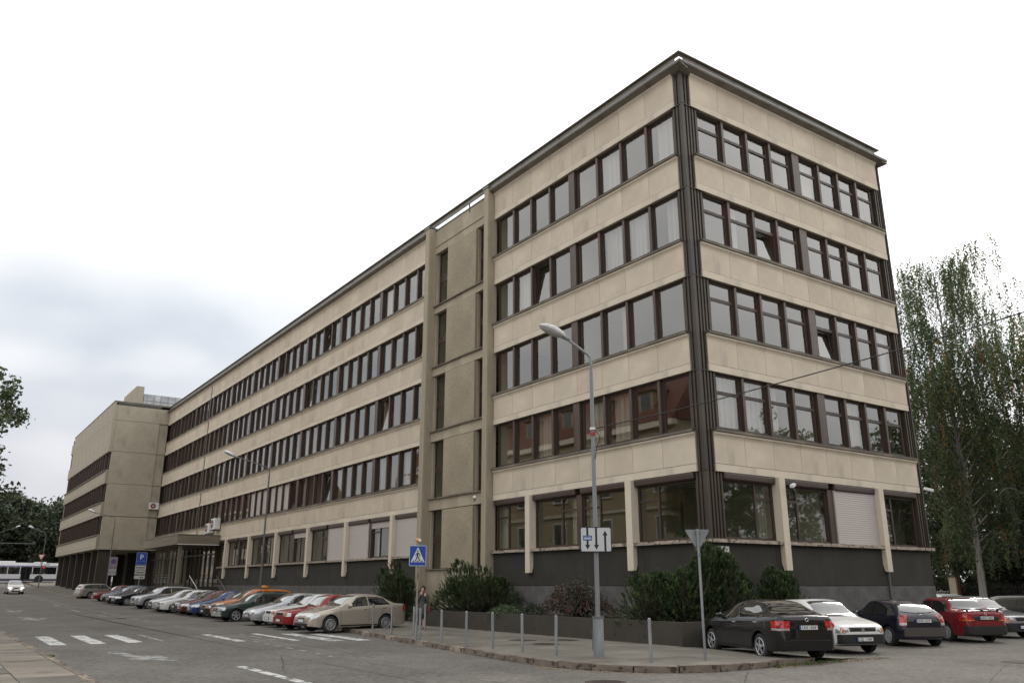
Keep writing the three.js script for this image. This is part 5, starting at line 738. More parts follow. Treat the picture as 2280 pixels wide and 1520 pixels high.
{ // parking sign
  const s = thing('parking_sign', 'blue parking sign with white plates below, behind the parked cars', 'sign', [-53.0, rise(-53), 7.75], 1.25);
  pole(s, 'pole', 0.035, 0.035, 4.2, M.galv, 0, 0, -0.04);
  const add = (y, w, h, m, name) => { const g = new THREE.Group(); g.name = name; g.position.set(0, y, 0); s.add(g); plate(g, w, h, m, 0.03); };
  add(3.72, 0.78, 0.98, canvasMat('parking_print', 256, 320, (x) => { x.fillStyle = '#8fa3c8'; x.fillRect(0, 0, 256, 320); x.fillStyle = '#1b3d94'; x.fillRect(8, 8, 240, 304); x.fillStyle = '#c9d4e8'; x.font = 'bold 170px sans-serif'; x.fillText('P', 76, 178); x.fillStyle = '#5e7abd'; for (let i = 0; i < 9; i++) x.fillRect(24 + i * 23, 214, 15, 16); }), 'parking_board');
  const bar = (n, seed) => canvasMat(n, 256, 128, (x) => { x.fillStyle = '#c6c4bd'; x.fillRect(0, 0, 256, 128); x.fillStyle = '#3d3d3e'; for (let i = 0; i < 7; i++) if (hash3(i, seed, 2) > 0.25) x.fillRect(18 + i * 32, 28 + (i % 2) * 8, 22, 50); x.fillRect(30, 96, 196, 12); });
  add(3.02, 0.78, 0.34, bar('hours_print', 3), 'hours_plate'); add(2.66, 0.78, 0.30, bar('price_print', 5), 'price_plate');
  add(2.3, 0.78, 0.26, canvasMat('angle_print', 256, 96, (x) => { x.fillStyle = '#c6c4bd'; x.fillRect(0, 0, 256, 96); x.fillStyle = '#2a2b2c'; x.beginPath(); x.moveTo(110, 60); x.lineTo(150, 36); x.lineTo(210, 36); x.lineTo(230, 60); x.fill(); }), 'layout_plate');
}
{
  const s = thing('no_stopping_sign', 'faded purple round no-stopping sign on a pale board by the arcade', 'sign', [-73.5, rise(-73) + 0.1, 6.3], 1.3); pole(s, 'pole', 0.035, 0.035, 4.1, M.galvD, 0, 0, -0.04);
  const add = (y, w, h, m, name) => { const g = new THREE.Group(); g.name = name; g.position.set(0, y, 0); s.add(g); plate(g, w, h, m, 0.03, M.galvD); };
  add(3.5, 0.72, 1.05, canvasMat('stop_print', 192, 288, (x) => { x.fillStyle = '#8d8390'; x.fillRect(0, 0, 192, 288); x.fillStyle = '#6b4a80'; x.beginPath(); x.arc(96, 120, 68, 0, 7); x.fill(); x.fillStyle = '#4d4480'; x.beginPath(); x.arc(96, 120, 50, 0, 7); x.fill(); x.strokeStyle = '#6b4a80'; x.lineWidth = 14; x.beginPath(); x.moveTo(58, 82); x.lineTo(134, 158); x.moveTo(134, 82); x.lineTo(58, 158); x.stroke(); }), 'no_stopping_board'); add(2.75, 0.72, 0.34, mat('pale_plate', [0.32, 0.32, 0.33], 0.6), 'time_plate'); add(2.4, 0.72, 0.3, mat('pale_plate', [0.32, 0.32, 0.33], 0.6), 'arrow_plate');
}
// bollards
{
  const g = merge([cyl(0.04, 0.04, 1.1, 12), at(new THREE.SphereGeometry(0.04, 12, 6, 0, 6.2832, 0, 1.57), 0, 0.55, 0)]);
  [[-12.2, 6.75], [-8.54, 7.75], [-7.57, 7.36], [-10.65, 5.2], [-5.3, 8.35], [-3.63, 8.5], [-2.02, 8.58], [-0.68, 8.52], [0.74, 8.5], [2.18, 8.45], [5.01, 7.85]].forEach(([x, z], i) => { const b = mesh(numbered('bollard'), g, M.galv, scene, x, 0.135 + 0.4, z, i); b.rotation.x = (hash3(i, 1, 2) - 0.5) * 0.03; b.rotation.z = (hash3(i, 4, 2) - 0.5) * 0.03; tag(b, { 0: 'slim grey bollard beside the front wheel of the champagne sedan', 3: 'slim grey bollard standing beside the person in the coat', 4: 'slim grey bollard touching the crossing sign pole', 9: 'slim grey bollard next to the lamp with the cabinet', 10: 'slim grey bollard between the lamp cabinet and the yield sign' }[i] || 'slim grey steel bollard standing on the pavement by the kerb', 'bollard', 'bollards on the pavement'); });
}
{ const c = mesh('overhead_cable', tube([[3.45, 5.86, 8.03], [5.9, 6.05, 7.35], [8.6, 6.36, 6.55], [11.4, 6.72, 5.75], [13.8, 7.1, 5.05], [17, 7.65, 4.1]], 0.014, 6, 60), M.black); tag(c, 'black overhead cable slung from the lamp pole across the gable', 'cable'); }
// bus
{
  const b = thing('bus', 'white city bus with dark window band crossing the end of the street', 'bus', [-133.3, rise(-133), 10.4]);
  const sh = new THREE.Shape([[-1.25, 0.32], [1.25, 0.32], [1.25, 2.6], [1.12, 2.98], [-1.12, 2.98], [-1.25, 2.6]].map((p) => new THREE.Vector2(...p))); const g = new THREE.ExtrudeGeometry(sh, { depth: 12, bevelEnabled: true, bevelSize: 0.05, bevelThickness: 0.06, bevelSegments: 2 }); g.translate(0, 0, -6);
  mesh('body', g, mat('bus_white', [0.68, 0.68, 0.72], 0.35, { clearcoat: 1 }), b); mesh('skirt', box(2.64, 0.32, 12.1), mat('bus_blue', [0.05, 0.055, 0.10], 0.5), b, 0, 0.47, 0); mesh('roof_stripe', box(2.63, 0.12, 12.12), mat('bus_violet', [0.16, 0.13, 0.34], 0.5), b, 0, 2.5, 0);
  for (let i = 0; i < 7; i++) mesh('window', box(0.05, 1.05, 1.55), M.carGlass, b, 1.3, 1.86, -5.1 + i * 1.68); for (const z of [-1.7, 4.6]) { const d = mesh('door', box(0.06, 2.05, 1.25), M.black, b, 1.305, 1.4, z); for (const q of [-0.3, 0.3]) mesh('door_glass', box(0.03, 1.7, 0.5), M.carGlass, d, 0.03, 0.05, q); }
  mesh('windscreen', box(2.3, 1.4, 0.06), M.carGlass, b, 0, 1.75, -6.06); mesh('roof_pod', new RoundedBoxGeometry(1.7, 0.3, 5.5, 2, 0.1), M.white, b, 0, 3.1, 2.6); mesh('roof_pod', new RoundedBoxGeometry(1.5, 0.18, 1.6, 2, 0.06), M.white, b, 0, 3.08, -3.6);
  const wg = rims('cover', 0.48); for (const z of [-3.6, 2.6]) for (const s of [1, -1]) { const w = mesh('wheel', wg.tyre, M.rubber, b, s * 1.28, 0.48, z, s > 0 ? Math.PI / 2 : -Math.PI / 2); mesh('rim', wg.rim, M.steel, w); mesh('hub_disc', wg.back, M.black, w); const a = mesh('wheel_arch', at(cyl(0.62, 0.62, 0.1, 20), 0, 0, 0, 0, 0, Math.PI / 2), M.black, b, s * 1.28, 0.55, z); }
}
// yard fence beyond the gable
{
  const f = thing('yard_fence', 'dark iron railing with pale pillars across the yard behind the office', 'fence', [-7.5, 0, -29.6]);
  for (const x of [0, -6, 6.5]) { const p = mesh('pillar', box(0.42, 2.3, 0.42), M.strip, f, x, 1.15, 0); mesh('pillar_cap', box(0.5, 0.08, 0.5), M.plinth, p, 0, 1.19, 0); }
  for (const [a, b] of [[0.25, 6.25], [-5.75, -0.25]]) { for (const y of [0.35, 1.75]) mesh('rail', box(b - a, 0.05, 0.05), M.black, f, (a + b) / 2, y, 0); const l = []; for (let x = a + 0.1; x < b; x += 0.16) l.push(at(box(0.03, 1.9, 0.03), x, 1.0, 0.035)); const m = mesh('railing_bars', merge(l), M.black, f); m.userData.kind = 'stuff'; }
  mesh('gate_post', box(0.12, 2.4, 0.12), mat('rust_red', [0.13, 0.04, 0.03], 0.8), f, 0.32, 1.2, 0);
}

// ---------- vegetation ----------
class Leaves {
  constructor() { this.p = []; this.c = []; this.ix = []; this.n = []; }
  leaf(x, y, z, ax, ay, az, bx, by, bz, col) { // diamond: along a, across b
    const k = this.p.length / 3; this.p.push(x - ax, y - ay, z - az, x + bx, y + by, z + bz, x + ax, y + ay, z + az, x - bx, y - by, z - bz); for (let i = 0; i < 4; i++) this.c.push(...col); this.ix.push(k, k + 1, k + 2, k, k + 2, k + 3);
  }
  rand(x, y, z, l, w, col, droop = 0) { const t = rnd() * 6.283, u = rnd() * 2 - 1 - droop, s = Math.sqrt(Math.max(0.05, 1 - Math.min(1, u * u))); const a = [s * Math.cos(t), u, s * Math.sin(t)]; const q = rnd() * 6.283; let b = [Math.cos(q), rr(-0.6, 0.6), Math.sin(q)]; const d = b[0] * a[0] + b[1] * a[1] + b[2] * a[2]; b = b.map((v, i) => v - d * a[i]); const n = Math.hypot(...b) || 1; this.leaf(x, y, z, a[0] * l, a[1] * l, a[2] * l, b[0] / n * w, b[1] / n * w, b[2] / n * w, col); }
  tri(x, y, z, dx, dy, dz, w, col) { const k = this.p.length / 3; let nx = -dz, nz = dx; const n = Math.hypot(nx, nz) || 1; nx = nx / n * w; nz = nz / n * w; this.p.push(x - nx, y, z - nz, x + nx, y, z + nz, x + dx, y + dy, z + dz); for (let i = 0; i < 3; i++) this.c.push(...col); this.ix.push(k, k + 1, k + 2); }
  build() { const g = new THREE.BufferGeometry(); g.setAttribute('position', new THREE.Float32BufferAttribute(this.p, 3)); g.setAttribute('color', new THREE.Float32BufferAttribute(this.c, 3)); g.setIndex(this.ix); g.computeVertexNormals(); return g; }
}
const vary = (c, a = 0.3) => { const k = 1 + (rnd() - 0.5) * 2 * a; return [c[0] * k * rr(0.85, 1.15), c[1] * k, c[2] * k * rr(0.8, 1.2)]; };
function limb(pts, r0, r1, n = 7) { // tapered branch through points
  const c = new THREE.CatmullRomCurve3(pts.map((p) => new THREE.Vector3(...p)), false, 'centripetal'), seg = pts.length * 3, g = new THREE.TubeGeometry(c, seg, 1, n), P0 = c.getSpacedPoints(seg), p = g.attributes.position;
  for (let i = 0; i <= seg; i++) { const ctr = c.getPointAt(i / seg), r = lerp(r0, r1, Math.pow(i / seg, 0.8)); for (let j = 0; j <= n; j++) { const k = i * (n + 1) + j; p.setXYZ(k, ctr.x + (p.getX(k) - ctr.x) * r, ctr.y + (p.getY(k) - ctr.y) * r, ctr.z + (p.getZ(k) - ctr.z) * r); } }
  return g;
}
const GREEN = [0.095, 0.138, 0.040], DARK = [0.052, 0.086, 0.026], YEL = [0.36, 0.20, 0.03], ORANGE = [0.30, 0.12, 0.02];
function broadTree(label, x, z, y0, h, R, o = {}) {
  const t = thing(o.name || 'tree', label, 'tree', [x, y0, z], 0, o.group), L = new Leaves(), wood = [], cy = o.cy || h * 0.62, ry = o.ry || h * 0.40, leaf = o.leaf || 0.1, nC = o.clumps || 150, per = o.per || 90;
  wood.push(limb([[0, -0.2, 0], [0.1, h * 0.2, 0.05], [-0.1, h * 0.45, 0.1], [0.05, h * 0.8, 0]], (o.trunk || 0.02 * h), 0.04, 9));
  for (let i = 0; i < nC; i++) {
    const a = rnd() * 6.283, u = rnd() * 2 - 1, s = Math.sqrt(1 - u * u), k = Math.cbrt(rr(0.12, 1)) * (0.72 + 0.5 * fbm3(Math.cos(a) * s * 1.7 + x, u * 1.7, Math.sin(a) * s * 1.7 + z, 3));
    const px = Math.cos(a) * s * R * k, py = cy + u * ry * k, pz = Math.sin(a) * s * R * k, rc = (o.rc || 0.55) * rr(0.7, 1.3);
    if (i % 3 === 0) wood.push(limb([[0, Math.max(h * 0.18, py - R * 0.8), 0], [px * 0.45, py - R * 0.35, pz * 0.45], [px, py, pz]], 0.012 * h * 0.5, 0.012, 5));
    const base = rnd() < (o.autumn || 0) ? (rnd() < 0.6 ? YEL : ORANGE) : rnd() < 0.5 ? (o.c1 || GREEN) : (o.c2 || DARK);
    for (let j = 0; j < per; j++) { const g = () => (rnd() + rnd() + rnd() - 1.5) * 0.9; L.rand(px + g() * rc, py + g() * rc * 0.75, pz + g() * rc, leaf * rr(0.7, 1.2), leaf * rr(0.45, 0.7), vary(base), 0.1); }
  }
  mesh('trunk', merge(wood), M.bark, t); mesh('crown', L.build(), leafMat, t); return t;
}
function birch(label, x, z, h, R, o = {}) { // drooping strands from rising limbs
  const t = thing('birch_tree', label, 'tree', [x, 0, z], 0, 'birches behind the office'), L = new Leaves(), wood = [], trunk = [[0, -0.2, 0], [0.15, h * 0.25, 0.1], [-0.1, h * 0.55, 0], [0.1, h * 0.8, 0.1], [0, h, 0]];
  wood.push(limb(trunk, 0.011 * h, 0.03, 9)); const tc = new THREE.CatmullRomCurve3(trunk.map((p) => new THREE.Vector3(...p)), false, 'centripetal'), twigs = [];
  const nL = o.limbs || 70;
  for (let i = 0; i < nL; i++) {
    const f = lerp(0.16, 0.985, Math.pow((i + 0.5) / nL, 0.8)), b = tc.getPointAt(f), a = i * 2.399 + rnd(), len = R * (0.30 + 0.85 * Math.sin(Math.PI * Math.pow(1 - f, 0.62))) * rr(0.7, 1.15), up = len * rr(0.5, 0.95);
    const ex = Math.cos(a) * len, ez = Math.sin(a) * len, P = [[b.x, b.y, b.z], [b.x + ex * 0.45, b.y + up * 0.62, b.z + ez * 0.45], [b.x + ex * 0.85, b.y + up * 0.9, b.z + ez * 0.85], [b.x + ex, b.y + up * 0.75, b.z + ez]];
    wood.push(limb(P, 0.018 + 0.05 * (1 - f), 0.008, 5)); const c = new THREE.CatmullRomCurve3(P.map((p) => new THREE.Vector3(...p)), false, 'centripetal');
    const nS = Math.round((o.strands || 16) * (0.5 + len / R) * (1.15 - 0.55 * f));
    for (let s = 0; s < nS; s++) {
      const q = c.getPointAt(rr(0.28, 1)), sl = rr(0.5, 2.3) * (o.droop || 1), dx = rr(-0.35, 0.35), dz = rr(-0.35, 0.35), x0 = q.x + rr(-0.4, 0.4), z0 = q.z + rr(-0.4, 0.4), y1 = q.y + rr(0, 0.25), gold = rnd() < (o.gold || 0.03);
      const col = gold ? (rnd() < 0.5 ? YEL : ORANGE) : rnd() < 0.5 ? GREEN : DARK; const nl = Math.ceil(sl * (o.dens || 15));
      for (let j = 0; j < nl; j++) { const v = j / nl, k = v * v; L.rand(x0 + dx * v + rr(-0.09, 0.09), y1 - sl * v + rr(-0.06, 0.06), z0 + dz * v + rr(-0.09, 0.09), rr(0.045, 0.075) * (o.ls || 1), rr(0.028, 0.045) * (o.ls || 1), vary(col), 0.45); }
      if (s % 3 === 0) twigs.push([x0, y1, z0, dx, sl, dz]);
    }
  }
  const tw = new Leaves(); for (const [a, b, c, dx, sl, dz] of twigs) tw.tri(a, b, c, dx, -sl, dz, 0.008, [0.04, 0.03, 0.025]);
  mesh('trunk', merge(wood), M.birchBark, t); mesh('crown', L.build(), leafMat, t); mesh('twigs', tw.build(), needleMat, t).userData.kind = 'stuff'; return t;
}
birch('tall weeping birch with gold-flecked crown behind the gable', -4.6, -27, 20.6, 3.9, { limbs: 95, strands: 19, gold: 0.05, dens: 15, ls: 1.2, droop: 1.25 });
birch('shorter birch standing close behind the far gable corner', -8.6, -31.5, 15.2, 3.6, { limbs: 70, strands: 17, dens: 16, ls: 1.3 });
birch('full birch with gold strands beside the tall weeping one', -0.6, -29, 14.8, 4.4, { limbs: 80, strands: 20, gold: 0.07, dens: 16, ls: 1.25, droop: 1.2 });
broadTree('dark leafy tree filling the yard under the birches', -6.2, -34.5, 0, 12.5, 5.0, { clumps: 240, per: 95, leaf: 0.12, c1: DARK, c2: [0.022, 0.042, 0.014], autumn: 0.05, cy: 6.8, ry: 5.2, group: 'trees behind the office' });
broadTree('low dark tree overhanging the yard fence', -1.5, -33, 0, 9.5, 4.6, { clumps: 210, per: 95, leaf: 0.11, c1: DARK, c2: [0.022, 0.042, 0.014], autumn: 0.05, cy: 5.4, ry: 3.9, group: 'trees behind the office' });
broadTree('dim tree standing deep in the yard beyond the fence', -13, -44, 0, 15, 6, { clumps: 200, per: 80, leaf: 0.15, c1: DARK, c2: [0.022, 0.042, 0.014], cy: 8.2, ry: 6.5, rc: 0.8, group: 'trees behind the office' });
broadTree('round dark tree behind the parked cars of the yard', -3.5, -45, 0, 14, 6, { clumps: 200, per: 80, leaf: 0.15, c1: DARK, c2: [0.022, 0.042, 0.014], cy: 7.6, ry: 6.2, rc: 0.8, group: 'trees behind the office' });
broadTree('low dense bush of the yard behind the fence gate', -12.5, -40, 0, 5.5, 5.5, { name: 'yard_bush', clumps: 200, per: 70, leaf: 0.16, c1: DARK, c2: [0.022, 0.042, 0.014], cy: 2.6, ry: 2.6, rc: 0.8, group: 'bushes behind the fence' });
broadTree('low dense bush of the yard behind the white hatchback', -3.5, -49, 0, 6.5, 7.5, { name: 'yard_bush', clumps: 260, per: 70, leaf: 0.2, c1: DARK, c2: [0.022, 0.042, 0.014], cy: 3, ry: 3, rc: 0.9, group: 'bushes behind the fence' });
broadTree('low dense bush of the yard at the side street end', 6, -47, 0, 6, 6, { name: 'yard_bush', clumps: 200, per: 70, leaf: 0.2, c1: DARK, c2: [0.022, 0.042, 0.014], cy: 2.8, ry: 2.8, rc: 0.9, group: 'bushes behind the fence' });
// maple hanging over the far pavement, only its edge in the picture
broadTree('green maple reaching over the far pavement', -21.0, 23.8, 0, 13.5, 4.3, { clumps: 420, per: 80, leaf: 0.105, c1: [0.062, 0.098, 0.026], c2: [0.045, 0.06, 0.022], autumn: 0.02, cy: 7.9, ry: 4.6, rc: 0.5, group: 'street trees' });
// park beyond the crossing
[[-186, 9, 19, 9, 'broad dark park tree behind the bus'], [-178, -2, 17.5, 7.5, 'domed park tree next to the arcade end'], [-192, 22, 21, 10, 'tall park tree beyond the bus rear'], [-170, -6, 13, 6, 'rusty-leaved park tree close to the arcade'], [-200, 3, 18, 9, 'dim park tree behind the domed one'], [-183, 16, 15, 8, 'low broad park tree over the bus roof']].forEach(([x, z, h, R, l], i) => broadTree(l, x, z, 2, h, R, { clumps: 420, per: 70, leaf: 0.42, rc: 1.5, c1: i === 3 ? [0.085, 0.06, 0.022] : [0.055, 0.078, 0.026], c2: i === 3 ? [0.06, 0.06, 0.02] : [0.036, 0.058, 0.02], cy: h * 0.52, ry: h * 0.46, group: 'park trees beyond the crossing' }));
{ const s = thing('garden_shrub', 'yellow shrub on the bank behind the bus', 'shrub', [-146, 2.1, 13.4]), L = new Leaves(); for (let i = 0; i < 900; i++) { const a = rnd() * 6.28, r = Math.sqrt(rnd()) * 2.2; L.rand(Math.cos(a) * r, 3.2 + rr(-1, 0.8) * (1 - r / 3), Math.sin(a) * r, 0.2, 0.12, vary([0.20, 0.17, 0.025])); } mesh('foliage', L.build(), leafMat, s); mesh('stem', cyl(0.1, 0.06, 3, 7), M.bark, s, 0, 1.4, 0); }
// trees along the side street, mirrored in the gable windows
[[21, -22, 13], [23, -34, 15], [20.5, -47, 16], [26, -60, 17]].forEach(([x, z, h], i) => broadTree(['leafy tree first along the side street', 'leafy tree second along the side street', 'leafy tree third along the side street', 'leafy tree fourth along the side street'][i], x, z, 0, h, 5.2, { clumps: 130, per: 60, leaf: 0.2, rc: 0.9, group: 'side street trees' }));

// ---- shrubs in the planter ----
function pineShrub(label, x, z, y0, R, h, o = {}) {
  const s = thing('pine_shrub', label, 'shrub', [x, y0, z], 0, o.group || 'pine shrubs by the office'), L = new Leaves(), wood = [], n = o.n || 300;
  const peaks = []; for (let i = 0; i < (o.peaks || 6); i++) { const a = rnd() * 6.28, r = Math.sqrt(rnd()) * R * 0.75; peaks.push([Math.cos(a) * r * (o.sx || 1), Math.sin(a) * r * (o.sz || 1), h * rr(0.72, 1.0) * (1 - 0.25 * (r / R) ** 2)]); }
  if (o.top) peaks.push(...o.top);
  for (let i = 0; i < n; i++) {
    const pk = peaks[i % peaks.length], a = rnd() * 6.283, f = Math.pow(rnd(), 0.75), rad = (0.10 + 0.80 * Math.pow(1 - f, 0.8)) * R * 0.75 * Math.sqrt(rr(0.1, 1)), bx = pk[0] + Math.cos(a) * rad, bz = pk[1] + Math.sin(a) * rad, by = pk[2] * (0.06 + 0.92 * f) - 0.12;
    const out = 1.1 * (1 - f) + 0.30 * rnd(), len = rr(0.12, 0.24), d = [Math.cos(a) * out, 0.9, Math.sin(a) * out], m = Math.hypot(...d); d.forEach((_, k) => (d[k] /= m));
    if (i % 5 === 0) wood.push(limb([[pk[0] * 0.3, -0.1, pk[1] * 0.3], [lerp(pk[0], bx, 0.6), by * 0.5, lerp(pk[1], bz, 0.6)], [bx, by, bz]], 0.025, 0.008, 5));
    const col = rnd() < 0.3 ? [0.12, 0.165, 0.058] : rnd() < 0.5 ? [0.068, 0.110, 0.038] : [0.045, 0.08, 0.03];
    for (let j = 0; j < (o.needles || 70); j++) { const v = rnd(), q = rnd() * 6.283, sp = rr(0.6, 1.7) * (1.15 - v * 0.6), nl = rr(0.06, 0.105); const nx = d[0] + Math.cos(q) * sp, ny = d[1] * rr(0.5, 1) + rr(-0.1, 0.2), nz = d[2] + Math.sin(q) * sp, k = nl / Math.hypot(nx, ny, nz); L.tri(bx + d[0] * len * v, by + d[1] * len * v, bz + d[2] * len * v, nx * k, ny * k, nz * k, 0.009, vary(col, 0.25)); }
  }
  mesh('stems', merge(wood), M.twig, s); mesh('needles', L.build(), needleMat, s); return s;
}
pineShrub('bushy dark pine at the planter corner behind the yield sign', -0.55, 2.05, 0.62, 1.75, 2.05, { n: 2200, peaks: 12, needles: 60, sx: 1.05, sz: 0.7 });
pineShrub('tall-tipped pine wrapping the building corner beneath the street name plate', 0.95, 1.2, 0.62, 1.3, 2.65, { n: 1700, peaks: 8, needles: 60, sz: 1.2, sx: 0.55 });
pineShrub('upright pine along the gable base behind the white hatchback', 0.9, -1.6, 0.62, 1.25, 2.2, { n: 1300, peaks: 7, needles: 60, sz: 1.3, sx: 0.5 });
pineShrub('wide pine with candle tips beside the woman', -12.2, 1.75, 0.62, 2.1, 1.9, { n: 2200, peaks: 11, needles: 60, sz: 0.55, sx: 1.15, top: [[-1.3, 0.2, 2.35], [-0.2, 0.3, 2.15], [0.5, 0, 2.05]] });
pineShrub('dark dense pine between the champagne sedan and the stair tower', -19.9, 1.9, 0.13, 1.7, 3.1, { n: 1600, peaks: 8, needles: 55, sz: 0.6, sx: 0.8 });
function leafShrub(label, x, z, y0, rx, ry, rz, n, leaf, cols, arch) {
  const s = thing('leafy_shrub', label, 'shrub', [x, y0, z], 0), L = new Leaves(), wood = [], ns = Math.round(n / 26);
  for (let i = 0; i < ns; i++) { const a = rnd() * 6.283, r = Math.sqrt(rnd()), ex = Math.cos(a) * rx * r, ez = Math.sin(a) * rz * r, top = ry * (1 - 0.75 * r * r) * rr(0.75, 1.05), P0 = [[0, -0.05, 0], [ex * 0.35, top * 0.8, ez * 0.35], [ex * 0.75, top, ez * 0.75], [ex * 1.05, top * arch, ez * 1.05]]; if (i % 2 === 0) wood.push(limb(P0, 0.012, 0.004, 4)); const c = new THREE.CatmullRomCurve3(P0.map((p) => new THREE.Vector3(...p))); const col = cols[Math.floor(rnd() * cols.length)]; for (let j = 0; j < 26; j++) { const q = c.getPointAt(rr(0.25, 1)); L.rand(q.x + rr(-0.1, 0.1), q.y + rr(-0.1, 0.1), q.z + rr(-0.1, 0.1), leaf * rr(0.7, 1.2), leaf * 0.5, vary(col, 0.3), 0.3); } }
  mesh('stems', merge(wood), M.twig, s); mesh('foliage', L.build(), leafMat, s); return s;
}
leafShrub('rust-red spreading shrub in the middle of the planter', -5.1, 1.9, 0.62, 2.1, 1.55, 1.2, 6500, 0.055, [[0.115, 0.04, 0.026], [0.085, 0.034, 0.022], [0.06, 0.055, 0.022], [0.045, 0.065, 0.022]], 0.55);
leafShrub('bright low juniper spilling over the planter edge', -8.1, 3.0, 0.66, 1.2, 0.42, 0.6, 3600, 0.045, [[0.075, 0.12, 0.03], [0.06, 0.10, 0.028]], 0.35);
leafShrub('dark low shrub between the juniper and the rust-red shrub', -6.75, 2.7, 0.62, 0.75, 0.62, 0.6, 2200, 0.05, [[0.035, 0.06, 0.02], [0.028, 0.05, 0.018]], 0.5);
leafShrub('low hedge shrub behind the champagne sedan', -16.8, 1.6, 0.13, 1.3, 0.95, 0.8, 2600, 0.06, [[0.045, 0.075, 0.022], [0.035, 0.06, 0.02]], 0.5);
// grass tufts and fallen leaves by the kerb
{
  const L = new Leaves(); for (let i = 0; i < 900; i++) { const t = rnd(), x = lerp(6.5, 6.35, t) + rr(-0.12, 0.22), z = lerp(5.4, 0.6, t) + rr(-0.2, 0.2), y = 0.008 + rr(0, 0.012); const col = rnd() < 0.55 ? [0.30, 0.17, 0.05] : [0.17, 0.10, 0.04]; L.leaf(x, y, z, rr(-0.03, 0.03), rr(-0.008, 0.01), rr(-0.03, 0.03), rr(-0.018, 0.018), rr(-0.004, 0.008), rr(-0.018, 0.018), vary(col)); }
  for (let i = 0; i < 420; i++) { const x = rr(3.0, 6.0), z = 9.65 - Math.max(0, x - 4.2) * 0.55 + rr(-0.05, 0.25); L.leaf(x, 0.012, z, rr(-0.03, 0.03), rr(-0.006, 0.008), rr(-0.03, 0.03), rr(-0.018, 0.018), 0.003, rr(-0.018, 0.018), vary([0.30, 0.19, 0.08])); }
  for (let i = 0; i < 260; i++) { const x = rr(-16, 12), z = rnd() < 0.5 ? rr(9.8, 18.8) : rr(19.3, 23); L.leaf(x, z > 19 ? 0.115 : 0.01, z, rr(-0.025, 0.025), 0.004, rr(-0.025, 0.025), rr(-0.016, 0.016), 0.003, rr(-0.016, 0.016), vary([0.22, 0.15, 0.07])); }
  const m = mesh('fallen_leaves', L.build(), leafMat); m.userData.kind = 'stuff'; m.userData.label = 'yellow and brown fallen leaves scattered along the kerb'; m.userData.category = 'leaves';
  const Gs = new Leaves(); const tuft = (x, y, z, n, h) => { for (let i = 0; i < n; i++) { const a = rnd() * 6.28, k = rr(0.2, 0.7) * h; Gs.tri(x + rr(-0.08, 0.08), y, z + rr(-0.08, 0.08), Math.cos(a) * k, h * rr(0.5, 1), Math.sin(a) * k, 0.006, vary([0.075, 0.12, 0.03])); } };
  for (let i = 0; i < 26; i++) tuft(6.42 + rr(-0.06, 0.1), 0.0, rr(2.6, 5.3), 22, 0.11); tuft(-5.6, 0.06, 19.05, 160, 0.09); for (let i = 0; i < 40; i++) tuft(rr(-30, 6), 0.02, 19.03, 8, 0.05); for (let i = 0; i < 30; i++) tuft(rr(-14, 1.5), 0.135, 3.52, 10, 0.07);
  const gm = mesh('grass_tufts', Gs.build(), needleMat); gm.userData.kind = 'stuff'; gm.userData.label = 'small green grass tufts growing along the kerbs'; gm.userData.category = 'grass';
}

// ---------- the woman on the pavement ----------
function sdfMesh(res, size, center, dist) { // marching cubes over a cube of half-size `size`
  const mc = new MarchingCubes(res, M.white, false, false, 200000); mc.isolation = 0; const f = mc.field, h = res / 2;
  for (let k = 0; k < res; k++) for (let j = 0; j < res; j++) for (let i = 0; i < res; i++) f[k * res * res + j * res + i] = -dist(center[0] + (i - h) / h * size, center[1] + (j - h) / h * size, center[2] + (k - h) / h * size);
  mc.update(); const n = mc.count, g = new THREE.BufferGeometry(), p = new Float32Array(mc.positionArray.slice(0, n * 3)), nn = new Float32Array(mc.normalArray.slice(0, n * 3)), uv = new Float32Array(n * 2);
  for (let i = 0; i < n; i++) { for (let a = 0; a < 3; a++) p[i * 3 + a] = p[i * 3 + a] * size + center[a]; uv[i * 2] = p[i * 3] + p[i * 3 + 2]; uv[i * 2 + 1] = p[i * 3 + 1]; }
  g.setAttribute('position', new THREE.BufferAttribute(p, 3)); g.setAttribute('normal', new THREE.BufferAttribute(nn, 3)); g.setAttribute('uv', new THREE.BufferAttribute(uv, 2)); return g;
}
const cap = (x, y, z, a, b, ra, rb) => { const bx = b[0] - a[0], by = b[1] - a[1], bz = b[2] - a[2], t = clamp(((x - a[0]) * bx + (y - a[1]) * by + (z - a[2]) * bz) / (bx * bx + by * by + bz * bz), 0, 1); return Math.hypot(x - a[0] - bx * t, y - a[1] - by * t, z - a[2] - bz * t) - lerp(ra, rb, t); };
const ell = (x, y, z, c, r) => { const k = Math.hypot((x - c[0]) / r[0], (y - c[1]) / r[1], (z - c[2]) / r[2]); return (k - 1) * Math.min(...r); };
const smin = (a, b, k) => { const h = clamp(0.5 + 0.5 * (b - a) / k, 0, 1); return lerp(b, a, h) - k * h * (1 - h); };
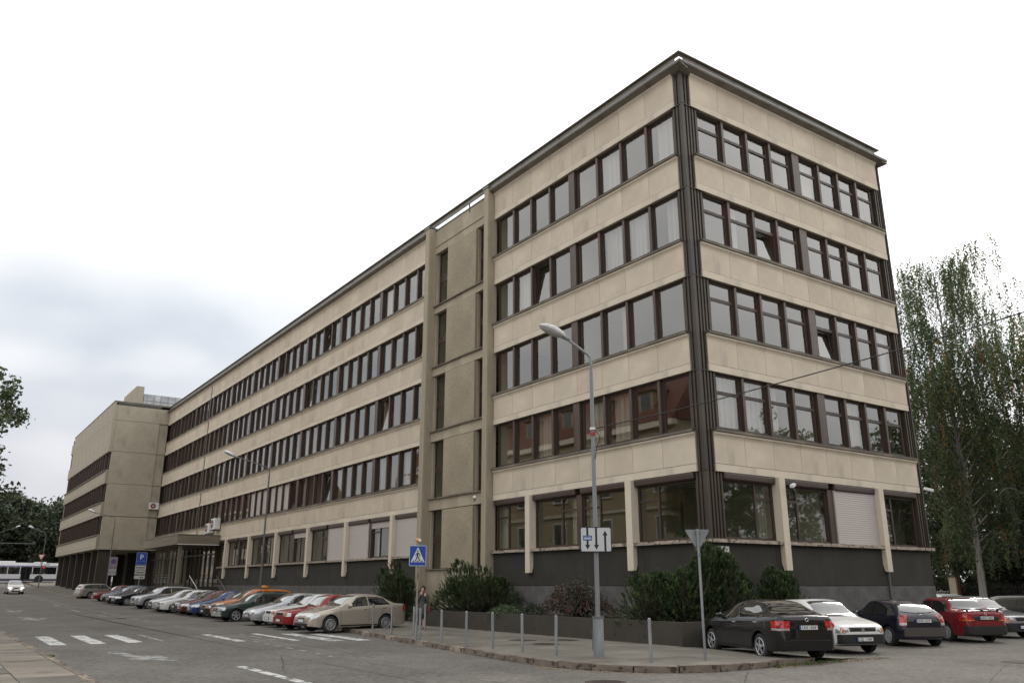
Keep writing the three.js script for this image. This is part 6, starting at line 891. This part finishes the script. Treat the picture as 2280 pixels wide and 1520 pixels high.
{
  const w = thing('person', 'person in a grey tweed coat and dark skirt with hands raised to the chin', 'person', [-11.35, 0.135, 4.95], 0.95);
  const skin = mat('skin', [0.50, 0.30, 0.22], 0.6), coat = mat('tweed_coat', [0.20, 0.195, 0.185], 0.95, { map: T.tweed });
  const hand = (x, y, z, c, s, d) => { let v = ell(x, y, z, c, [0.036, 0.045, 0.02]); for (let i = 0; i < 4; i++) { const o = (i - 1.5) * 0.019 * s; v = smin(v, cap(x, y, z, [c[0] + o, c[1] + 0.035, c[2]], [c[0] + o * 0.9, c[1] + 0.085 - Math.abs(i - 1.5) * 0.008, c[2] - 0.03], 0.0095, 0.008), 0.008); } return smin(v, cap(x, y, z, [c[0] - s * 0.03, c[1] + 0.0, c[2]], [c[0] - s * 0.045, c[1] + 0.05, c[2] - 0.015], 0.011, 0.009), 0.01); };
  const hl = [-0.03, 1.375, 0.185], hr = [0.12, 1.31, 0.21];
  mesh('body', mergeGeometries([
    sdfMesh(64, 0.32, [0.02, 1.48, 0.08], (x, y, z) => { let v = ell(x, y, z, [0, 1.555, 0.01], [0.078, 0.112, 0.095]); v = smin(v, ell(x, y, z, [0, 1.50, 0.045], [0.052, 0.065, 0.055]), 0.03); v = smin(v, cap(x, y, z, [0, 1.36, -0.01], [0, 1.47, 0.0], 0.052, 0.048), 0.03); v = smin(v, cap(x, y, z, [0, 1.56, 0.10], [0, 1.53, 0.117], 0.011, 0.015), 0.012); for (const s of [-1, 1]) { v = Math.max(v, -ell(x, y, z, [s * 0.031, 1.567, 0.105], [0.016, 0.009, 0.016])); v = smin(v, ell(x, y, z, [s * 0.08, 1.55, 0.0], [0.012, 0.03, 0.018]), 0.008); } v = Math.max(v, -ell(x, y, z, [0, 1.487, 0.11], [0.022, 0.005, 0.02])); v = Math.min(v, hand(x, y, z, hl, 1)); v = Math.min(v, hand(x, y, z, hr, -1)); return v; }),
    sdfMesh(64, 0.38, [0, 0.33, 0], (x, y, z) => { let v = 9; for (const s of [-1, 1]) { const fx = s * 0.075, fz = s * 0.05; v = Math.min(v, smin(smin(cap(x, y, z, [fx, 0.62, 0], [fx, 0.44, fz * 0.5 + 0.01], 0.075, 0.055), cap(x, y, z, [fx, 0.44, fz * 0.5 + 0.01], [fx, 0.30, fz * 0.7 - 0.012], 0.052, 0.056), 0.03), cap(x, y, z, [fx, 0.30, fz * 0.7 - 0.012], [fx, 0.09, fz], 0.052, 0.033), 0.03)); } return v; }),
  ]), skin, w);
  mesh('coat', sdfMesh(80, 0.52, [0, 0.98, 0], (x, y, z) => {
    let v = cap(x, y, z * 1.25, [0, 1.22, 0], [0, 0.98, 0], 0.172, 0.135); v = smin(v, cap(x, y, z * 1.2, [0, 0.98, 0], [0, 0.66, 0], 0.14, 0.215), 0.06); v = smin(v, cap(x, y, z, [-0.15, 1.31, -0.01], [0.15, 1.31, -0.01], 0.068, 0.068), 0.06); v = smin(v, cap(x, y, z, [0, 1.36, -0.01], [0, 1.40, 0.0], 0.08, 0.068), 0.03);
    for (const [s, h] of [[-1, hl], [1, hr]]) { const e = [s * 0.235, 1.08, 0.06]; v = smin(v, cap(x, y, z, [s * 0.185, 1.30, -0.01], e, 0.066, 0.054), 0.03); v = smin(v, cap(x, y, z, e, [lerp(e[0], h[0], 0.86), lerp(e[1], h[1] - 0.03, 0.86), lerp(e[2], h[2], 0.86)], 0.053, 0.043), 0.03); }
    return Math.max(v, 0.56 - y);
  }), coat, w);
  mesh('skirt', sdfMesh(48, 0.3, [0, 0.56, 0], (x, y, z) => Math.max(cap(x, y, z * 1.2, [0, 0.72, 0], [0, 0.36, 0], 0.16, 0.185), 0.40 - y, y - 0.66)), mat('dark_skirt', [0.022, 0.02, 0.024], 0.9), w);
  mesh('hair', sdfMesh(48, 0.2, [0, 1.57, -0.01], (x, y, z) => { let v = ell(x, y, z, [0, 1.59, -0.015], [0.105, 0.118, 0.115]); v = smin(v, ell(x, y, z, [0, 1.52, -0.06], [0.09, 0.075, 0.06]), 0.04); v += 0.010 * Math.sin(x * 70) * Math.sin(y * 60) * Math.sin(z * 65); return Math.max(v, -(ell(x, y, z, [0, 1.525, 0.11], [0.075, 0.092, 0.085]))); }), mat('dark_brown_hair', [0.028, 0.014, 0.012], 0.6), w);
  mesh('shoes', mergeGeometries([-1, 1].map((s) => { const g = new THREE.SphereGeometry(1, 14, 8), p = g.attributes.position; for (let i = 0; i < p.count; i++) p.setXYZ(i, s * 0.075 + p.getX(i) * 0.042, Math.max(0.002, 0.045 + p.getY(i) * 0.05 - p.getZ(i) * 0.018), s * 0.05 + 0.045 + p.getZ(i) * 0.115); g.computeVertexNormals(); return g; })), mat('brown_shoe', [0.16, 0.06, 0.035], 0.5), w);
  const b = thing('handbag', 'dark red handbag hanging from the arm of the person', 'bag', [-11.35 + 0.27 * Math.cos(0.95) + 0.06 * Math.sin(0.95), 0.135, 4.95 - 0.27 * Math.sin(0.95) + 0.06 * Math.cos(0.95)], 0.95);
  mesh('pouch', new RoundedBoxGeometry(0.13, 0.26, 0.34, 3, 0.05), mat('red_leather', [0.11, 0.022, 0.024], 0.5), b, 0.035, 0.78, 0); mesh('strap', tube([[0.03, 0.9, 0.13], [0.0, 1.03, 0.06], [-0.02, 1.055, 0.0], [0.0, 1.03, -0.06], [0.03, 0.9, -0.13]], 0.011, 6), mat('red_leather', [0, 0, 0]), b);
}

// ---------- houses across the street, mirrored in the windows ----------
function house(label, x0, x1, z0, depth, eave, ridge, wallM, roofM, o = {}) {
  const h = thing('town_house', label, 'building', o.at || [(x0 + x1) / 2, 0, z0], o.turn || 0), w = x1 - x0, ov = 0.5;
  mesh('wall', box(w, eave, depth), wallM, h, 0, eave / 2, depth / 2);
  const sh = new THREE.Shape([[-ov, 0], [depth + ov, 0], [depth / 2 + 2.2, ridge - eave], [depth / 2 - 2.2, ridge - eave]].map((p) => new THREE.Vector2(...p))), g = new THREE.ExtrudeGeometry(sh, { depth: w + 0.6, bevelEnabled: false }); g.rotateY(-Math.PI / 2); g.translate(w / 2 + 0.3, 0, 0); mesh('roof', g, roofM, h, 0, eave, 0);
  mesh('cornice', box(w + 0.4, 0.5, 0.7), M.strip, h, 0, eave - 0.3, -0.1); for (let y = 4; y < eave - 3; y += 4) mesh('string_course', box(w, 0.25, 0.2), M.strip, h, 0, y, -0.08);
  const n = Math.floor(w / 3.2), fl = Math.floor((eave - 1) / 4);
  for (let f = 0; f < fl; f++) for (let i = 0; i < n; i++) { const win = mesh('window', merge(frameBars(1.4, 2.2, 0.12, 0.2)), M.white, h, -w / 2 + (i + 0.5) * w / n, 1.2 + f * 4, -0.06); mesh('pane', geo('hp', () => { const q = new THREE.PlaneGeometry(1.2, 2.0); q.translate(0, 1.1, 0); return q; }), M.carGlass, win, 0, 0, 0.03, Math.PI); }
  for (let i = 0; i < (o.dormers || 0); i++) { const dx = -w / 2 + (i + 0.5) * w / o.dormers, y = eave + 0.9; const d = mesh('dormer', box(1.7, 2.0, 2.6), wallM, h, dx, y + 1.0, 1.6); const rs = new THREE.Shape([[-1.15, 0], [1.15, 0], [0, 1.0]].map((p) => new THREE.Vector2(...p))); mesh('dormer_roof', new THREE.ExtrudeGeometry(rs, { depth: 3.2, bevelEnabled: false }), roofM, d, 0, 0.98, -1.6); mesh('dormer_window', box(1.1, 1.3, 0.06), M.carGlass, d, 0, 0.05, -1.32); }
  for (let i = 0; i < 3; i++) mesh('chimney', box(0.9, 2.2, 0.7), mat('brick_chimney', [0.24, 0.11, 0.08], 0.9), h, -w / 3 + i * w / 3, ridge - 0.3, depth * 0.4); return h;
}
const redRoof = mat('red_roof_tile', [0.19, 0.062, 0.045], 0.85, { map: T.rough }), ochre = mat('ochre_render', [0.42, 0.34, 0.22], 0.9, { map: T.panel }), paleWall = mat('pale_render', [0.50, 0.46, 0.40], 0.9, { map: T.panel });
house('ochre town house with red dormered roof across the street', -73, -28, 26.5, 12, 15.2, 21.5, ochre, redRoof, { dormers: 8 });
house('pale town house with red roof further along the street', -175, -122, 26.5, 12, 15.5, 22, paleWall, redRoof, { dormers: 6 });
house('pale town house facing the gable across the side street', -16, 16, 0, 10, 9.5, 14, ochre, redRoof, { dormers: 4, at: [29, 0, -4], turn: Math.PI / 2 });

scene.traverse((o) => { if (o.isMesh) { o.castShadow = true; o.receiveShadow = true; } });
renderer.render(scene, camera);
